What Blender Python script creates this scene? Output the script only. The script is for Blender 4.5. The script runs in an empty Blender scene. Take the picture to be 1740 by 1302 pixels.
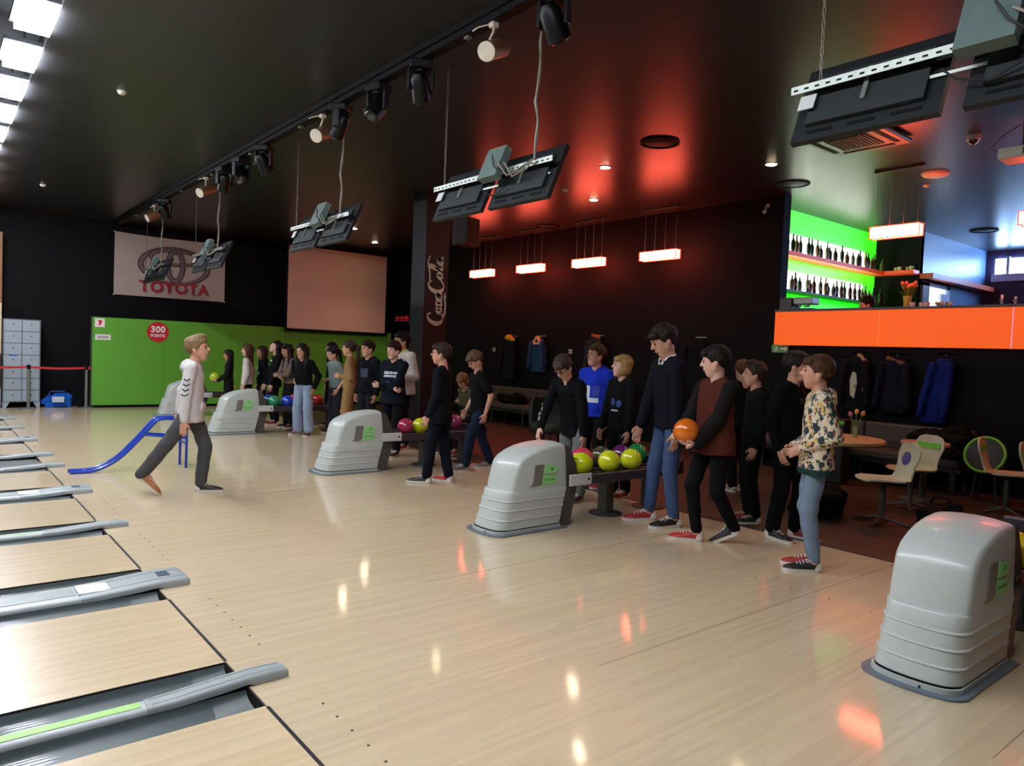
import bpy, bmesh, math, random
import numpy as np
from mathutils import Vector, Matrix
R_ = math.radians
sc = bpy.context.scene
col = sc.collection
random.seed(7)

# ------------------------------------------------------------------ camera
F_PX = 1235.78
YAW, PITCH, ROLL = -0.6838, -0.0402, 0.0391
CAM = Vector((-1.165, -3.0164, 1.5557))
_f = Vector((-math.sin(YAW) * math.cos(PITCH), math.cos(YAW) * math.cos(PITCH), math.sin(PITCH)))
_r0 = Vector((math.cos(YAW), math.sin(YAW), 0))
_u0 = _r0.cross(_f)
_r = _r0 * math.cos(ROLL) + _u0 * math.sin(ROLL)
_u = -_r0 * math.sin(ROLL) + _u0 * math.cos(ROLL)
cd = bpy.data.cameras.new('camera')
cam = bpy.data.objects.new('camera', cd)
col.objects.link(cam)
cd.sensor_fit = 'HORIZONTAL'
cd.sensor_width = 36
cd.lens = F_PX / 1740 * 36
cd.clip_start, cd.clip_end = 0.05, 100
cam.matrix_world = Matrix(((_r.x, _u.x, -_f.x, CAM.x), (_r.y, _u.y, -_f.y, CAM.y), (_r.z, _u.z, -_f.z, CAM.z), (0, 0, 0, 1)))
sc.camera = cam

# ------------------------------------------------------------------ world, exposure
w = bpy.data.worlds.new('world')
sc.world = w
w.use_nodes = True
w.node_tree.nodes['Background'].inputs[0].default_value = (0.55, 0.62, 0.75, 1)
w.node_tree.nodes['Background'].inputs[1].default_value = 0.02
sc.view_settings.view_transform = 'Standard'
sc.view_settings.look = 'None'
sc.view_settings.gamma = 1.0
sc.view_settings.use_curve_mapping = False
sc.view_settings.exposure = 0.0
PANEL_STRENGTH = 95.0       # LED panels over the foul line
DOWN_STRENGTH = 22.0        # watts of each recessed ceiling spot
LAMP_STRENGTH = 35.0        # red acrylic pendants
BAR_GREEN = 0.95            # back-lit green wall behind the bar

# ------------------------------------------------------------------ pixel helper: a pixel gives a direction, the touching plane the distance
def ray(px, py):
    return _r * ((px - 870) / F_PX) - _u * ((py - 651) / F_PX) + _f
def onz(px, py, z=0.0):
    d = ray(px, py); return CAM + d * ((z - CAM.z) / d.z)
def onx(px, py, x):
    d = ray(px, py); return CAM + d * ((x - CAM.x) / d.x)
def ony(px, py, y):
    d = ray(px, py); return CAM + d * ((y - CAM.y) / d.y)

# ------------------------------------------------------------------ materials
def lin(h):
    if isinstance(h, str):
        h = h.lstrip('#')
        v = [int(h[i:i + 2], 16) / 255 for i in (0, 2, 4)]
    else:
        v = list(h)
    return tuple(((c / 12.92) if c <= 0.04045 else ((c + 0.055) / 1.055) ** 2.4) for c in v) + (1,)
MATS = {}
def mat(name, rgb, rough=0.55, metal=0.0, var=0.12, scale=18.0, bump=0.0, coat=0.0, spec=0.5, emit=None, es=0.0, trans=0.0, alpha=1.0, stretch=(1, 1, 1)):
    if name in MATS:
        return MATS[name]
    m = bpy.data.materials.new(name)
    m.use_nodes = True
    nt = m.node_tree
    b = nt.nodes['Principled BSDF']
    c = lin(rgb)
    b.inputs['Roughness'].default_value = rough
    b.inputs['Metallic'].default_value = metal
    b.inputs['Specular IOR Level'].default_value = spec
    if coat:
        b.inputs['Coat Weight'].default_value = coat
        b.inputs['Coat Roughness'].default_value = 0.08
    if trans:
        b.inputs['Transmission Weight'].default_value = trans
    b.inputs['Alpha'].default_value = alpha
    tc = nt.nodes.new('ShaderNodeTexCoord')
    mp = nt.nodes.new('ShaderNodeMapping')
    mp.inputs['Scale'].default_value = stretch
    nt.links.new(tc.outputs['Object'], mp.inputs['Vector'])
    nz = nt.nodes.new('ShaderNodeTexNoise')
    nz.inputs['Scale'].default_value = scale
    nz.inputs['Detail'].default_value = 3
    nt.links.new(mp.outputs['Vector'], nz.inputs['Vector'])
    mx = nt.nodes.new('ShaderNodeMix')
    mx.data_type = 'RGBA'
    mx.inputs['A'].default_value = tuple(x * (1 - var) for x in c[:3]) + (1,)
    mx.inputs['B'].default_value = tuple(min(1, x * (1 + var)) for x in c[:3]) + (1,)
    nt.links.new(nz.outputs['Fac'], mx.inputs['Factor'])
    nt.links.new(mx.outputs['Result'], b.inputs['Base Color'])
    if bump:
        bp = nt.nodes.new('ShaderNodeBump')
        bp.inputs['Strength'].default_value = bump
        bp.inputs['Distance'].default_value = 0.01
        nt.links.new(nz.outputs['Fac'], bp.inputs['Height'])
        nt.links.new(bp.outputs['Normal'], b.inputs['Normal'])
    if emit is not None:
        b.inputs['Emission Color'].default_value = lin(emit)
        b.inputs['Emission Strength'].default_value = es
    MATS[name] = m
    return m

def wood_boards(name, c1, c2, board, rough, coat):
    """narrow boards running along x, each with its own tone and a long grain"""
    m = bpy.data.materials.new(name)
    m.use_nodes = True
    nt = m.node_tree
    N, L = nt.nodes.new, nt.links.new
    b = nt.nodes['Principled BSDF']
    tc = N('ShaderNodeTexCoord')
    sx = N('ShaderNodeSeparateXYZ')
    L(tc.outputs['Object'], sx.inputs[0])
    def mth(op, a, bb=None):
        n = N('ShaderNodeMath'); n.operation = op
        for i, v in enumerate((a, bb)):
            if v is None: continue
            if isinstance(v, (int, float)): n.inputs[i].default_value = v
            else: L(v, n.inputs[i])
        return n.outputs[0]
    yb = mth('FLOOR', mth('DIVIDE', sx.outputs['Y'], board))
    wn = N('ShaderNodeTexWhiteNoise'); wn.noise_dimensions = '1D'
    L(yb, wn.inputs['W'])
    xs = mth('FLOOR', mth('ADD', mth('DIVIDE', sx.outputs['X'], 0.9), mth('MULTIPLY', wn.outputs['Value'], 7.0)))
    cx = N('ShaderNodeCombineXYZ'); L(xs, cx.inputs[0]); L(yb, cx.inputs[1])
    w2 = N('ShaderNodeTexWhiteNoise'); w2.noise_dimensions = '2D'; L(cx.outputs[0], w2.inputs['Vector'])
    mp = N('ShaderNodeMapping'); mp.inputs['Scale'].default_value = (2.2, 85, 1)
    L(tc.outputs['Object'], mp.inputs['Vector'])
    nz = N('ShaderNodeTexNoise'); nz.inputs['Scale'].default_value = 1.6; nz.inputs['Detail'].default_value = 4
    L(mp.outputs['Vector'], nz.inputs['Vector'])
    f = mth('ADD', mth('MULTIPLY', w2.outputs['Value'], 0.42), mth('MULTIPLY', nz.outputs['Fac'], 0.6))
    mx = N('ShaderNodeMix'); mx.data_type = 'RGBA'
    mx.inputs['A'].default_value = lin(c1); mx.inputs['B'].default_value = lin(c2)
    L(f, mx.inputs['Factor'])
    L(mx.outputs['Result'], b.inputs['Base Color'])
    b.inputs['Roughness'].default_value = rough
    b.inputs['Coat Weight'].default_value = coat
    b.inputs['Coat Roughness'].default_value = 0.075
    bp = N('ShaderNodeBump'); bp.inputs['Strength'].default_value = 0.05; bp.inputs['Distance'].default_value = 0.002
    L(nz.outputs['Fac'], bp.inputs['Height']); L(bp.outputs['Normal'], b.inputs['Coat Normal'])
    MATS[name] = m
    return m

# ------------------------------------------------------------------ mesh helpers
class MB:
    """collects simple shapes and links them as one mesh object"""
    def __init__(s):
        s.v, s.f = [], []
    def add(s, verts, faces):
        o = len(s.v)
        s.v += [tuple(p) for p in verts]
        s.f += [tuple(i + o for i in f) for f in faces]
        return s
    def box(s, x0, x1, y0, y1, z0, z1):
        v = [(x, y, z) for z in (z0, z1) for y in (y0, y1) for x in (x0, x1)]
        return s.add(v, [(0, 2, 3, 1), (4, 5, 7, 6), (0, 1, 5, 4), (1, 3, 7, 5), (3, 2, 6, 7), (2, 0, 4, 6)])
    def obox(s, c, ax, ay, az):
        """box from a centre and three half-axis vectors"""
        c, ax, ay, az = map(Vector, (c, ax, ay, az))
        v = [c + ax * i + ay * j + az * k for k in (-1, 1) for j in (-1, 1) for i in (-1, 1)]
        return s.add(v, [(0, 2, 3, 1), (4, 5, 7, 6), (0, 1, 5, 4), (1, 3, 7, 5), (3, 2, 6, 7), (2, 0, 4, 6)])
    def bbox(s, x0, x1, y0, y1, z0, z1, r):
        """box with chamfered edges"""
        xs, ys, zs = (x0, x1), (y0, y1), (z0, z1)
        bm = bmesh.new()
        vs = [bm.verts.new((x, y, z)) for z in zs for y in ys for x in xs]
        for f in [(0, 2, 3, 1), (4, 5, 7, 6), (0, 1, 5, 4), (1, 3, 7, 5), (3, 2, 6, 7), (2, 0, 4, 6)]:
            bm.faces.new([vs[i] for i in f])
        bmesh.ops.bevel(bm, geom=bm.edges[:], offset=r, segments=2, affect='EDGES', profile=0.5)
        bm.verts.index_update()
        s.add([v.co[:] for v in bm.verts], [[v.index for v in f.verts] for f in bm.faces])
        bm.free()
        return s
    def tube(s, pts, r, n=8, closed=False):
        pts = [Vector(p) for p in pts]
        k = len(pts)
        rr = r if isinstance(r, (list, tuple)) else [r] * k
        rings = []
        prev = None
        for i, p in enumerate(pts):
            if closed:
                t = pts[(i + 1) % k] - pts[(i - 1) % k]
            else:
                t = pts[min(i + 1, k - 1)] - pts[max(i - 1, 0)]
            t.normalize()
            if prev is None:
                a = t.orthogonal().normalized()
            else:
                a = prev - t * prev.dot(t)
                a = a.normalized() if a.length > 1e-6 else t.orthogonal().normalized()
            prev = a
            b = t.cross(a)
            rings.append([p + (a * math.cos(2 * math.pi * j / n) + b * math.sin(2 * math.pi * j / n)) * rr[i] for j in range(n)])
        v = [q for ring in rings for q in ring]
        f = []
        for i in range(k if closed else k - 1):
            i2 = (i + 1) % k
            for j in range(n):
                f.append((i * n + j, i * n + (j + 1) % n, i2 * n + (j + 1) % n, i2 * n + j))
        if not closed:
            f.append(tuple(range(n - 1, -1, -1)))
            f.append(tuple((k - 1) * n + j for j in range(n)))
        return s.add(v, f)
    def cyl(s, c, r, h, n=20, axis='z', r2=None):
        c = Vector(c)
        d = {'x': Vector((1, 0, 0)), 'y': Vector((0, 1, 0)), 'z': Vector((0, 0, 1))}[axis] if isinstance(axis, str) else Vector(axis).normalized()
        return s.tube([c, c + d * h], [r, r if r2 is None else r2], n)
    def lathe(s, prof, c=(0, 0, 0), n=20, axis=None):
        """prof: (radius, height) pairs, turned about z (or a given axis)"""
        c = Vector(c)
        d = Vector(axis).normalized() if axis is not None else Vector((0, 0, 1))
        a = d.orthogonal().normalized(); b = d.cross(a)
        v, f = [], []
        for (r, z) in prof:
            for j in range(n):
                t = 2 * math.pi * j / n
                v.append(c + d * z + (a * math.cos(t) + b * math.sin(t)) * r)
        for i in range(len(prof) - 1):
            for j in range(n):
                f.append((i * n + j, i * n + (j + 1) % n, (i + 1) * n + (j + 1) % n, (i + 1) * n + j))
        if prof[0][0] > 0.02 and prof[-1][0] > 0.02:      # a ring: join the ends instead of closing them
            k = (len(prof) - 1) * n
            f += [(k + j, k + (j + 1) % n, (j + 1) % n, j) for j in range(n)]
        else:
            f.append(tuple(range(n - 1, -1, -1)))
            f.append(tuple((len(prof) - 1) * n + j for j in range(n)))
        return s.add(v, f)
    def prism(s, poly, o, ex, ey, ed):
        """polygon (u,v) in the frame o, ex, ey, pushed along the vector ed"""
        o, ex, ey, ed = map(Vector, (o, ex, ey, ed))
        n = len(poly)
        a = [o + ex * p[0] + ey * p[1] for p in poly]
        return s.add(a + [p + ed for p in a], [tuple(range(n - 1, -1, -1)), tuple(range(n, 2 * n))] + [(i, (i + 1) % n, n + (i + 1) % n, n + i) for i in range(n)])
    def loft(s, rings, cap=True):
        n = len(rings[0])
        v = [p for r in rings for p in r]
        f = []
        for i in range(len(rings) - 1):
            for j in range(n):
                f.append((i * n + j, i * n + (j + 1) % n, (i + 1) * n + (j + 1) % n, (i + 1) * n + j))
        if cap:
            f.append(tuple(range(n - 1, -1, -1)))
            f.append(tuple((len(rings) - 1) * n + j for j in range(n)))
        return s.add(v, f)
    def mesh(s, name, smooth=None):
        me = bpy.data.meshes.new(name)
        me.from_pydata(s.v, [], s.f)
        bm = bmesh.new(); bm.from_mesh(me)
        bmesh.ops.recalc_face_normals(bm, faces=bm.faces)
        bm.to_mesh(me); bm.free()
        if smooth is not None:
            me.polygons.foreach_set('use_smooth', [True] * len(me.polygons))
            me.update()
            if smooth > 0:
                me.set_sharp_from_angle(angle=R_(smooth))
        return me
    def build(s, name, m, parent=None, smooth=None, **kw):
        return link(name, s.mesh(name, smooth), m, parent, **kw)

def link(name, me, m=None, parent=None, label=None, cat=None, group=None, kind=None, loc=None, rot=None):
    o = bpy.data.objects.new(name, me)
    col.objects.link(o)
    if m is not None:
        if me is not None and not me.materials:
            me.materials.append(m)
        elif me is not None and me.materials[0] != m:
            o.material_slots[0].link = 'OBJECT'
            o.material_slots[0].material = m
    if parent is not None:
        o.parent = parent
    if loc is not None: o.location = loc
    if rot is not None: o.rotation_euler = rot
    tag(o, label, cat, group, kind)
    return o
def tag(o, label=None, cat=None, group=None, kind=None):
    if label: o['label'] = label
    if cat: o['category'] = cat
    if group: o['group'] = group
    if kind: o['kind'] = kind
    return o
def thing(name, label, cat, loc=(0, 0, 0), rz=0.0, group=None):
    return link(name, None, None, None, label, cat, group, None, loc, (0, 0, rz))
def copy_tree(o, parent=None):
    c = o.copy()
    col.objects.link(c)
    c.parent = parent
    for ch in list(o.children):
        copy_tree(ch, c)
    return c
def text_mesh(txt, size, extrude=0.002, shear=0.0, spacing=1.0, offset=0.0):
    cu = bpy.data.curves.new('lettering', 'FONT')
    cu.body = txt
    cu.size = size
    cu.extrude = extrude
    cu.shear = shear
    cu.space_character = spacing
    cu.offset = offset
    cu.align_x = 'CENTER'; cu.align_y = 'CENTER'
    cu.resolution_u = 3
    o = bpy.data.objects.new('lettering', cu)
    me = bpy.data.meshes.new_from_object(o)
    bpy.data.objects.remove(o); bpy.data.curves.remove(cu)
    return me
def frame_matrix(o, ex, ey):
    o, ex, ey = Vector(o), Vector(ex).normalized(), Vector(ey).normalized()
    ez = ex.cross(ey)
    return Matrix(((ex.x, ey.x, ez.x, o.x), (ex.y, ey.y, ez.y, o.y), (ex.z, ey.z, ez.z, o.z), (0, 0, 0, 1)))
# ================================================================== the setting
W, ZC, YF, XA = 9.45, 4.25, 15.95, 4.92      # back wall, ceiling, far wall, rear edge of the approach
M_APP = wood_boards('approach_boards', '#bca684', '#d8c39f', 0.0265, 0.42, 0.7)
M_LANE = wood_boards('lane_boards', '#c8af88', '#e2cca6', 0.0265, 0.28, 0.6)
M_CARPET = mat('dark_brown_floor', '#382519', 0.55, var=0.3, scale=5, stretch=(0.6, 6, 1))
M_BLACK = mat('black_paint', '#0b0b0d', 0.7, var=0.15, scale=3, spec=0.15)
M_CEIL = mat('dark_ceiling', '#303032', 0.32, var=0.08, scale=1.5, spec=0.32)
M_LINE = mat('foul_line_black', '#26262c', 0.4)
M_DARKGREY = mat('dark_grey_plastic', '#45463f', 0.45)

def struct(name, mb, m, parent=None, **kw):
    return mb.build(name, m, parent, kind='structure' if parent is None else None, **kw)

floor = struct('floor', MB().box(0, XA, -9, YF, -0.12, 0), M_APP)
tag(floor, 'pale wooden boards of the bowling approach', 'floor')
tag(struct('floor', MB().box(XA, 18, -9, YF, -0.12, -0.004), M_CARPET), 'dark brown floor of the seating area', 'floor')
tag(struct('floor', MB().box(-19.5, 0, -9, YF, -0.3, -0.16), M_BLACK), 'black pit under the lanes and gutters', 'floor')
tag(struct('floor', MB().box(-19.5, 0, 14.72, YF, -0.16, 0), mat('grey_walkway', '#8d8f8e', 0.5)), 'grey walkway beside the last lane', 'floor')
struct('trim_1', MB().box(XA - 0.02, XA + 0.03, -9, YF, -0.01, 0.006), M_LINE)
tag(struct('wall_back', MB().box(W, W + 0.2, 3.35, YF, -0.1, ZC), M_BLACK), 'long black wall behind the seating benches', 'wall')
tag(struct('wall_far', MB().box(-19.5, W + 0.2, YF, YF + 0.2, -0.1, 4.7), M_BLACK), 'black wall behind the green partition', 'wall')
tag(struct('wall_near', MB().box(-19.5, 18, -9.2, -9, -0.3, 4.7), M_BLACK), 'black wall closing the hall', 'wall')
tag(struct('wall_lanes', MB().box(-19.7, -19.5, -9, YF, -0.3, 4.7), M_BLACK), 'black wall behind the pins', 'wall')
tag(struct('ceiling', MB().box(-0.28, 18, -9, YF, ZC, ZC + 0.25), M_CEIL), 'dark glossy ceiling over approach and seating', 'ceiling')
tag(struct('ceiling', MB().box(-19.5, -0.28, -9, YF, ZC + 0.2, ZC + 0.45), M_BLACK), 'dark raised ceiling over the lanes', 'ceiling')
# low wall under the bar, the raised bar floor, bar back walls
tag(struct('wall_bar_front', MB().box(W - 0.02, W + 0.2, -9, 3.35, -0.1, 1.86), mat('blue_black_paint', '#08080d', 0.7, spec=0.15)), 'low dark wall under the orange bar front', 'wall')
tag(struct('floor', MB().box(W + 0.2, 18, -9, 3.9, 0.85, 1.0), M_BLACK), 'raised floor of the bar', 'floor')
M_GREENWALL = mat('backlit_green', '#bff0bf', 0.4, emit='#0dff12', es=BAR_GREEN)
tag(struct('wall_bar_back', MB().box(W + 0.2, 13.85, 3.9, 4.1, 1.0, ZC), M_GREENWALL), 'bright green lit wall behind the bar shelves', 'wall')
tag(struct('wall_bar_side', MB().box(13.85, 14.0, 3.05, 4.1, 1.0, ZC), M_BLACK), 'dark return wall at the end of the bar shelves', 'wall')
tag(struct('wall_bar_blue', MB().box(13.86, 17.3, 3.05, 3.2, 1.0, ZC), mat('blue_grey_paint', '#6f8fb4', 0.4)), 'pale blue wall beyond the bar', 'wall')
tag(struct('wall_bar_end', MB().box(17.3, 17.5, -9, 3.2, 1.0, ZC), mat('plum_paint', '#3a2a45', 0.5)), 'dark plum end wall of the bar', 'wall')
# strip window of daylight in the end wall
win = struct('window_1', MB().box(17.26, 17.3, -4.5, 2.85, 3.72, 4.06), mat('daylight_pane', '#ffffff', 0.3, emit='#9fc6ff', es=30.0))
tag(win, 'long bright strip window in the end wall of the bar', 'window')
for k in range(3):
    MB().box(17.22, 17.3, -4.5 + k * 3.55 - 0.03, -4.5 + k * 3.55 + 0.03, 3.68, 4.1).build('window_frame', mat('white_frame', '#d8dde6', 0.4), win)
MB().box(17.2, 17.3, -4.5, 2.9, 3.56, 3.72).build('window_sill', mat('white_frame', '#d8dde6', 0.4), win)
# lit doorway in the pale blue wall
dr = struct('door_1', MB().box(14.2, 15.05, 3.02, 3.06, 1.0, 3.2), mat('lit_doorway', '#ffffff', 0.4, emit='#e6f0ff', es=2.4))
tag(dr, 'brightly lit doorway in the pale blue wall', 'door')
MB().box(13.9, 14.2, 2.98, 3.06, 1.0, 3.26).build('door_frame', mat('plum_paint', '#3a2a45', 0.5), dr)
MB().box(15.05, 15.2, 2.98, 3.06, 1.0, 3.26).build('door_frame', mat('pale_frame', '#b8c6dc', 0.5), dr)
MB().box(13.9, 15.2, 2.98, 3.06, 3.2, 3.26).build('door_frame', mat('dark_frame', '#22283a', 0.5), dr)
MB().box(14.75, 15.02, 2.97, 3.01, 1.0, 3.1).build('door_leaf', mat('pale_frame', '#b8c6dc', 0.5), dr)

# ------------------------------------------------------------------ lanes, gutters, cappings
LW, GN, GW = 1.0668, 0.5356, 0.7224
XL = -19.0
lanes = []      # (y0, y1)
caps = []       # (yc, width of the gap, wide?)
y = -LW - GW - LW - GN - LW
lane_y = [y]
seq = [(0.0 - LW, 'n'), (GN, 'w'), (GN + LW + GW, 'n'), (2 * GN + 2 * LW + GW, 'w'), (2 * GN + 3 * LW + 2 * GW, 'n')]
for (y0, nxt) in seq:
    lanes.append((y0, y0 + LW))
    g = GN if nxt == 'n' else GW
    caps.append((y0 + LW + g / 2, g, nxt == 'w'))
# two more lanes and cappings towards and behind the camera
lanes.insert(0, (-LW - GW - LW, -LW - GW)); caps.insert(0, (-LW - GW / 2, GW, True))
lanes.insert(0, (-LW - GW - LW - GN - LW, -LW - GW - LW - GN)); caps.insert(0, (-LW - GW - LW - GN / 2, GN, False))
# beyond the column gap
Y2 = 9.72
caps += [(Y2 - LW / 2 - LW / 2 - GW / 2 - GN / 2, GN, False), (Y2, GW, True), (Y2 + GW / 2 + LW + GN / 2, GN, False), (Y2 + GW + 2 * LW + GN, GW, True)]
lanes += [(Y2 - GW / 2 - LW, Y2 - GW / 2), (Y2 + GW / 2, Y2 + GW / 2 + LW), (Y2 + GW / 2 + LW + GN, Y2 + GW / 2 + 2 * LW + GN), (Y2 + 3 * GW / 2 + 2 * LW + GN, Y2 + 3 * GW / 2 + 3 * LW + GN)]
lane_words = ['outermost lane past the lone ball return', 'lane just past the lone return capping', 'lane beside the green-striped capping towards the hall entrance',
              'lane between the green-striped capping and the sticker capping', 'lane just beyond the sticker capping', 'lane two cappings beyond the green-striped one',
              'lane just before the grey column gap', 'lane just beyond the grey column gap', 'lane second beyond the grey column gap',
              'lane third beyond the grey column gap', 'lane next to the far walkway']
for i, (y0, y1) in enumerate(lanes):
    o = MB().box(XL, -0.004, y0, y1, -0.16, 0).build('bowling_lane', M_LANE, label='pale wooden bowling lane, the ' + lane_words[i], cat='bowling lane', group='bowling lanes')
    for e0, e1 in ((y0 - 0.0018, y0), (y1, y1 + 0.0018)):
        MB().box(XL, -0.004, e0, e1, -0.012, -0.001).build('lane_edge', mat('edge_brown', '#2a1a16', 0.6), o)
    MB().box(-0.008, 0.008, y0 + 0.01, y1 - 0.01, -0.002, 0.0012).build('foul_line', M_LINE, floor)
    for k in range(7):
        MB().cyl((0.205, y0 + 0.12 + k * 0.138, 0), 0.0065, 0.0012, 10).build('approach_dot', M_LINE, floor)
        if k % 2 == 0 and i in (2, 3, 4, 5):
            MB().cyl((3.55, y0 + 0.12 + k * 0.138, 0), 0.0065, 0.0012, 10).build('approach_dot', M_LINE, floor)

for ys_ in (-2.05, -0.53, 1.06, 2.86, 4.46):
    MB().box(1.5 if ys_ > -1 else 2.2, XA - 0.05, ys_ - 0.0015, ys_ + 0.0015, -0.001, 0.0006).build('panel_seam', mat('seam_brown', '#6a5840', 0.6), floor)
M_GUT = mat('gutter_grey', '#56615f', 0.36, var=0.12, scale=2.5, coat=0.25)
M_CAPG = mat('capping_grey', '#9aa19f', 0.42, var=0.06)
M_CAPL = mat('capping_light', '#b4bab8', 0.4, var=0.05)
M_GREENSTRIP = mat('lime_strip', '#a6d777', 0.5)
M_STICK = mat('white_sticker', '#e6e8e6', 0.5)
def gutter(y0, y1):
    """half-round channel between y0 and y1, flattened, with lips and an end plate"""
    mb = MB()
    n = 12
    prof = []
    yc, r = (y0 + y1) / 2, (y1 - y0) / 2 - 0.006
    for k in range(n + 1):
        a = math.pi * k / n
        prof.append((yc - r * math.cos(a), -0.012 - 0.075 * math.sin(a)))
    outer = [(y0 + 0.002, -0.012), (y0 + 0.002, -0.13), (y1 - 0.002, -0.13), (y1 - 0.002, -0.012)]
    ring = prof + outer[::-1]
    mb.loft([[(x, p[0], p[1]) for p in ring] for x in (XL, -0.16)])
    # run-up plate where the channel meets the approach
    r2 = [(-0.16, p[0], p[1]) for p in prof] + [(-0.16, p[0], p[1]) for p in outer[::-1]]
    r3 = [(-0.012, p[0], p[1] * 0.55 - 0.006) for p in prof] + [(-0.012, p[0], p[1]) for p in outer[::-1]]
    mb.loft([r2, r3])
    return mb
def cap_section(hw, z0, z1, rd):
    return [(-hw, z0), (-hw, z1 - rd), (-hw + rd * 0.35, z1 - rd * 0.3), (-hw + rd, z1), (hw - rd, z1), (hw - rd * 0.35, z1 - rd * 0.3), (hw, z1 - rd), (hw, z0)]
capshort = ['outermost unseen capping', 'lone return capping', 'lime-striped capping', 'sticker capping', 'capping after the sticker one', 'column return capping', 'near gap capping', 'far gap capping', 'wide-jeans return capping', 'capping between the far returns', 'partition return capping']
for i, (yc, g, wide) in enumerate(caps):
    MB().box(-0.008, 0, yc - g / 2, yc + g / 2, -0.1, -0.001).build('approach_edge', mat('edge_brown', '#2a1a16', 0.6), floor)
    gw = 0.222
    cw = (g - 2 * gw) / 2
    last = i == 6
    first2 = i == 7
    for s in (-1, 1):
        if (last and s > 0) or (first2 and s < 0):
            continue
        a, b = (yc + s * cw, yc + s * g / 2)
        tagw = 'lane side' if s < 0 else 'far side'
        gutter(min(a, b), max(a, b)).build('gutter', M_GUT, smooth=35, label='grey gutter of the %s, on its side %s the lockers' % (capshort[i], 'towards' if s > 0 else 'away from'), cat='gutter', group='gutters along the lanes')
    hw = cw + (0.004 if not wide else 0.0)
    zt = 0.016 if not wide else 0.018
    style = ['narrow', 'wide'][wide]
    if i == 2: lab = 'narrow grey division capping with a lime green stripe along its top'
    elif i == 3: lab = 'wide grey return capping with a white sticker and dark badge'
    else: lab = '%s grey capping %s' % (style, {0: 'beyond the one that leads to the lone ball return', 1: 'leading to the lone ball return by the empty chairs', 4: 'next beyond the sticker capping', 5: 'leading to the ball return by the column', 6: 'at the near rim of the grey column gap', 7: 'at the far rim of the grey column gap', 8: 'leading to the ball return by the girls in wide jeans', 9: 'between the two farthest ball returns', 10: 'leading to the ball return against the green partition'}[i])
    t = thing('lane_capping', lab, 'capping', (0, yc, 0), 0, 'lane cappings')
    s1 = cap_section(hw, -0.010, zt, 0.016)
    body = MB()
    body.loft([[(x, p[0], p[1]) for p in s1] for x in (XL, -0.42)])
    body.build('cover', M_CAPL, t, smooth=40)
    MB().box(XL, -0.01, -cw + 0.006, cw - 0.006, -0.158, -0.011).build('core', M_BLACK, t)
    ns = []
    NP = ((-0.42, 1.0, 0.002, -0.01), (-0.3, 1.02, 0.007, -0.01), (-0.12, 1.05, 0.021, 0.0), (-0.0, 1.05, 0.029, 0.012), (0.03, 1.05, 0.03, 0.001), (0.1, 1.05, 0.029, 0.001), (0.165, 1.02, 0.027, 0.001), (0.185, 0.94, 0.018, 0.001))
    for x, kw_, kz, lift in NP:
        ns.append([(x, p[0], p[1]) for p in cap_section(hw * kw_ + 0.005, lift, zt + kz, 0.014)])
    nose = MB(); nose.loft(ns)
    nb = nose.build('nose', M_CAPG, t, smooth=50)
    rg = [(x, s * hw * 0.55, zt + kz) for s in (-1, 1) for x, kz in ((-0.4, 0.003), (-0.3, 0.007), (-0.12, 0.021), (0.0, 0.029), (0.1, 0.029), (0.16, 0.026))]
    for s in (0, 1):
        MB().tube(rg[s * 6:s * 6 + 6], 0.005 if not wide else 0.006, 6).build('ridge', M_CAPG, nb, smooth=60)
    MB().box(XL, -0.44, -hw * 0.5, hw * 0.5, zt, zt + 0.003).build('inlay_strip', M_GREENSTRIP if i in (2,) else (mat('pale_lime_strip', '#b4c9a4', 0.5) if i == 4 else M_CAPG), t)
    if wide:
        MB().box(-0.43, -0.26, -hw * 0.62, hw * 0.62, zt + 0.004, zt + 0.012).build('sticker', M_STICK, t)
        MB().box(0.02, 0.09, -hw * 0.25, hw * 0.6, zt + 0.028, zt + 0.032).build('badge', mat('dark_badge', '#3a4650', 0.5), t)
tag(struct('floor', MB().box(XL, 0, caps[6][0] + 0.05, caps[7][0] - 0.05, -0.16, -0.03), mat('gap_grey', '#5b5d58', 0.5)), 'grey strip floor in the column gap between lanes', 'floor')

# ------------------------------------------------------------------ green partition, banner, screen
M_GREEN = mat('green_board', '#5fa833', 0.45, var=0.05, scale=2)
gx0, gx1, gy = 1.76, 9.2, 15.22
part = thing('green_partition', 'long low bright green partition of flat boards along the far wall', 'partition', (gx0, gy, 0))
bx = [0, 1.45, 2.9, 4.35, 5.8, gx1 - gx0]
for a, b in zip(bx[:-1], bx[1:]):
    MB().box(a + 0.002, b - 0.002, 0, 0.1, 0.06, 2.01).build('board', M_GREEN, part)
MB().box(-0.01, gx1 - gx0, 0.02, 0.1, 0, 0.06).build('plinth', M_BLACK, part)
MB().box(-0.025, 0, -0.005, 0.105, 0.0, 2.02).build('edge_strip', mat('dark_green_edge', '#2d3a22', 0.5), part)
sg = MB().box(0.05, 0.24, -0.006, 0, 1.79, 1.98).build('extinguisher_sign', mat('sign_white', '#efe6e4', 0.5), part, label='white sign with a red extinguisher mark')
M_RED = mat('sign_red', '#c8202c', 0.45)
mb = MB(); mb.box(0.125, 0.165, -0.012, -0.006, 1.83, 1.93); mb.box(0.105, 0.185, -0.012, -0.006, 1.93, 1.945); mb.box(0.165, 0.19, -0.012, -0.006, 1.88, 1.92)
mb.build('extinguisher_mark', M_RED, sg)
lb = MB().box(0.06, 0.36, -0.006, 0, 1.51, 1.63).build('notice', mat('sign_white', '#efe6e4', 0.5), part)
for k in range(2):
    MB().box(0.1, 0.32, -0.009, -0.006, 1.55 + k * 0.03, 1.563 + k * 0.03).build('notice_line', M_DARKGREY, lb)
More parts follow.
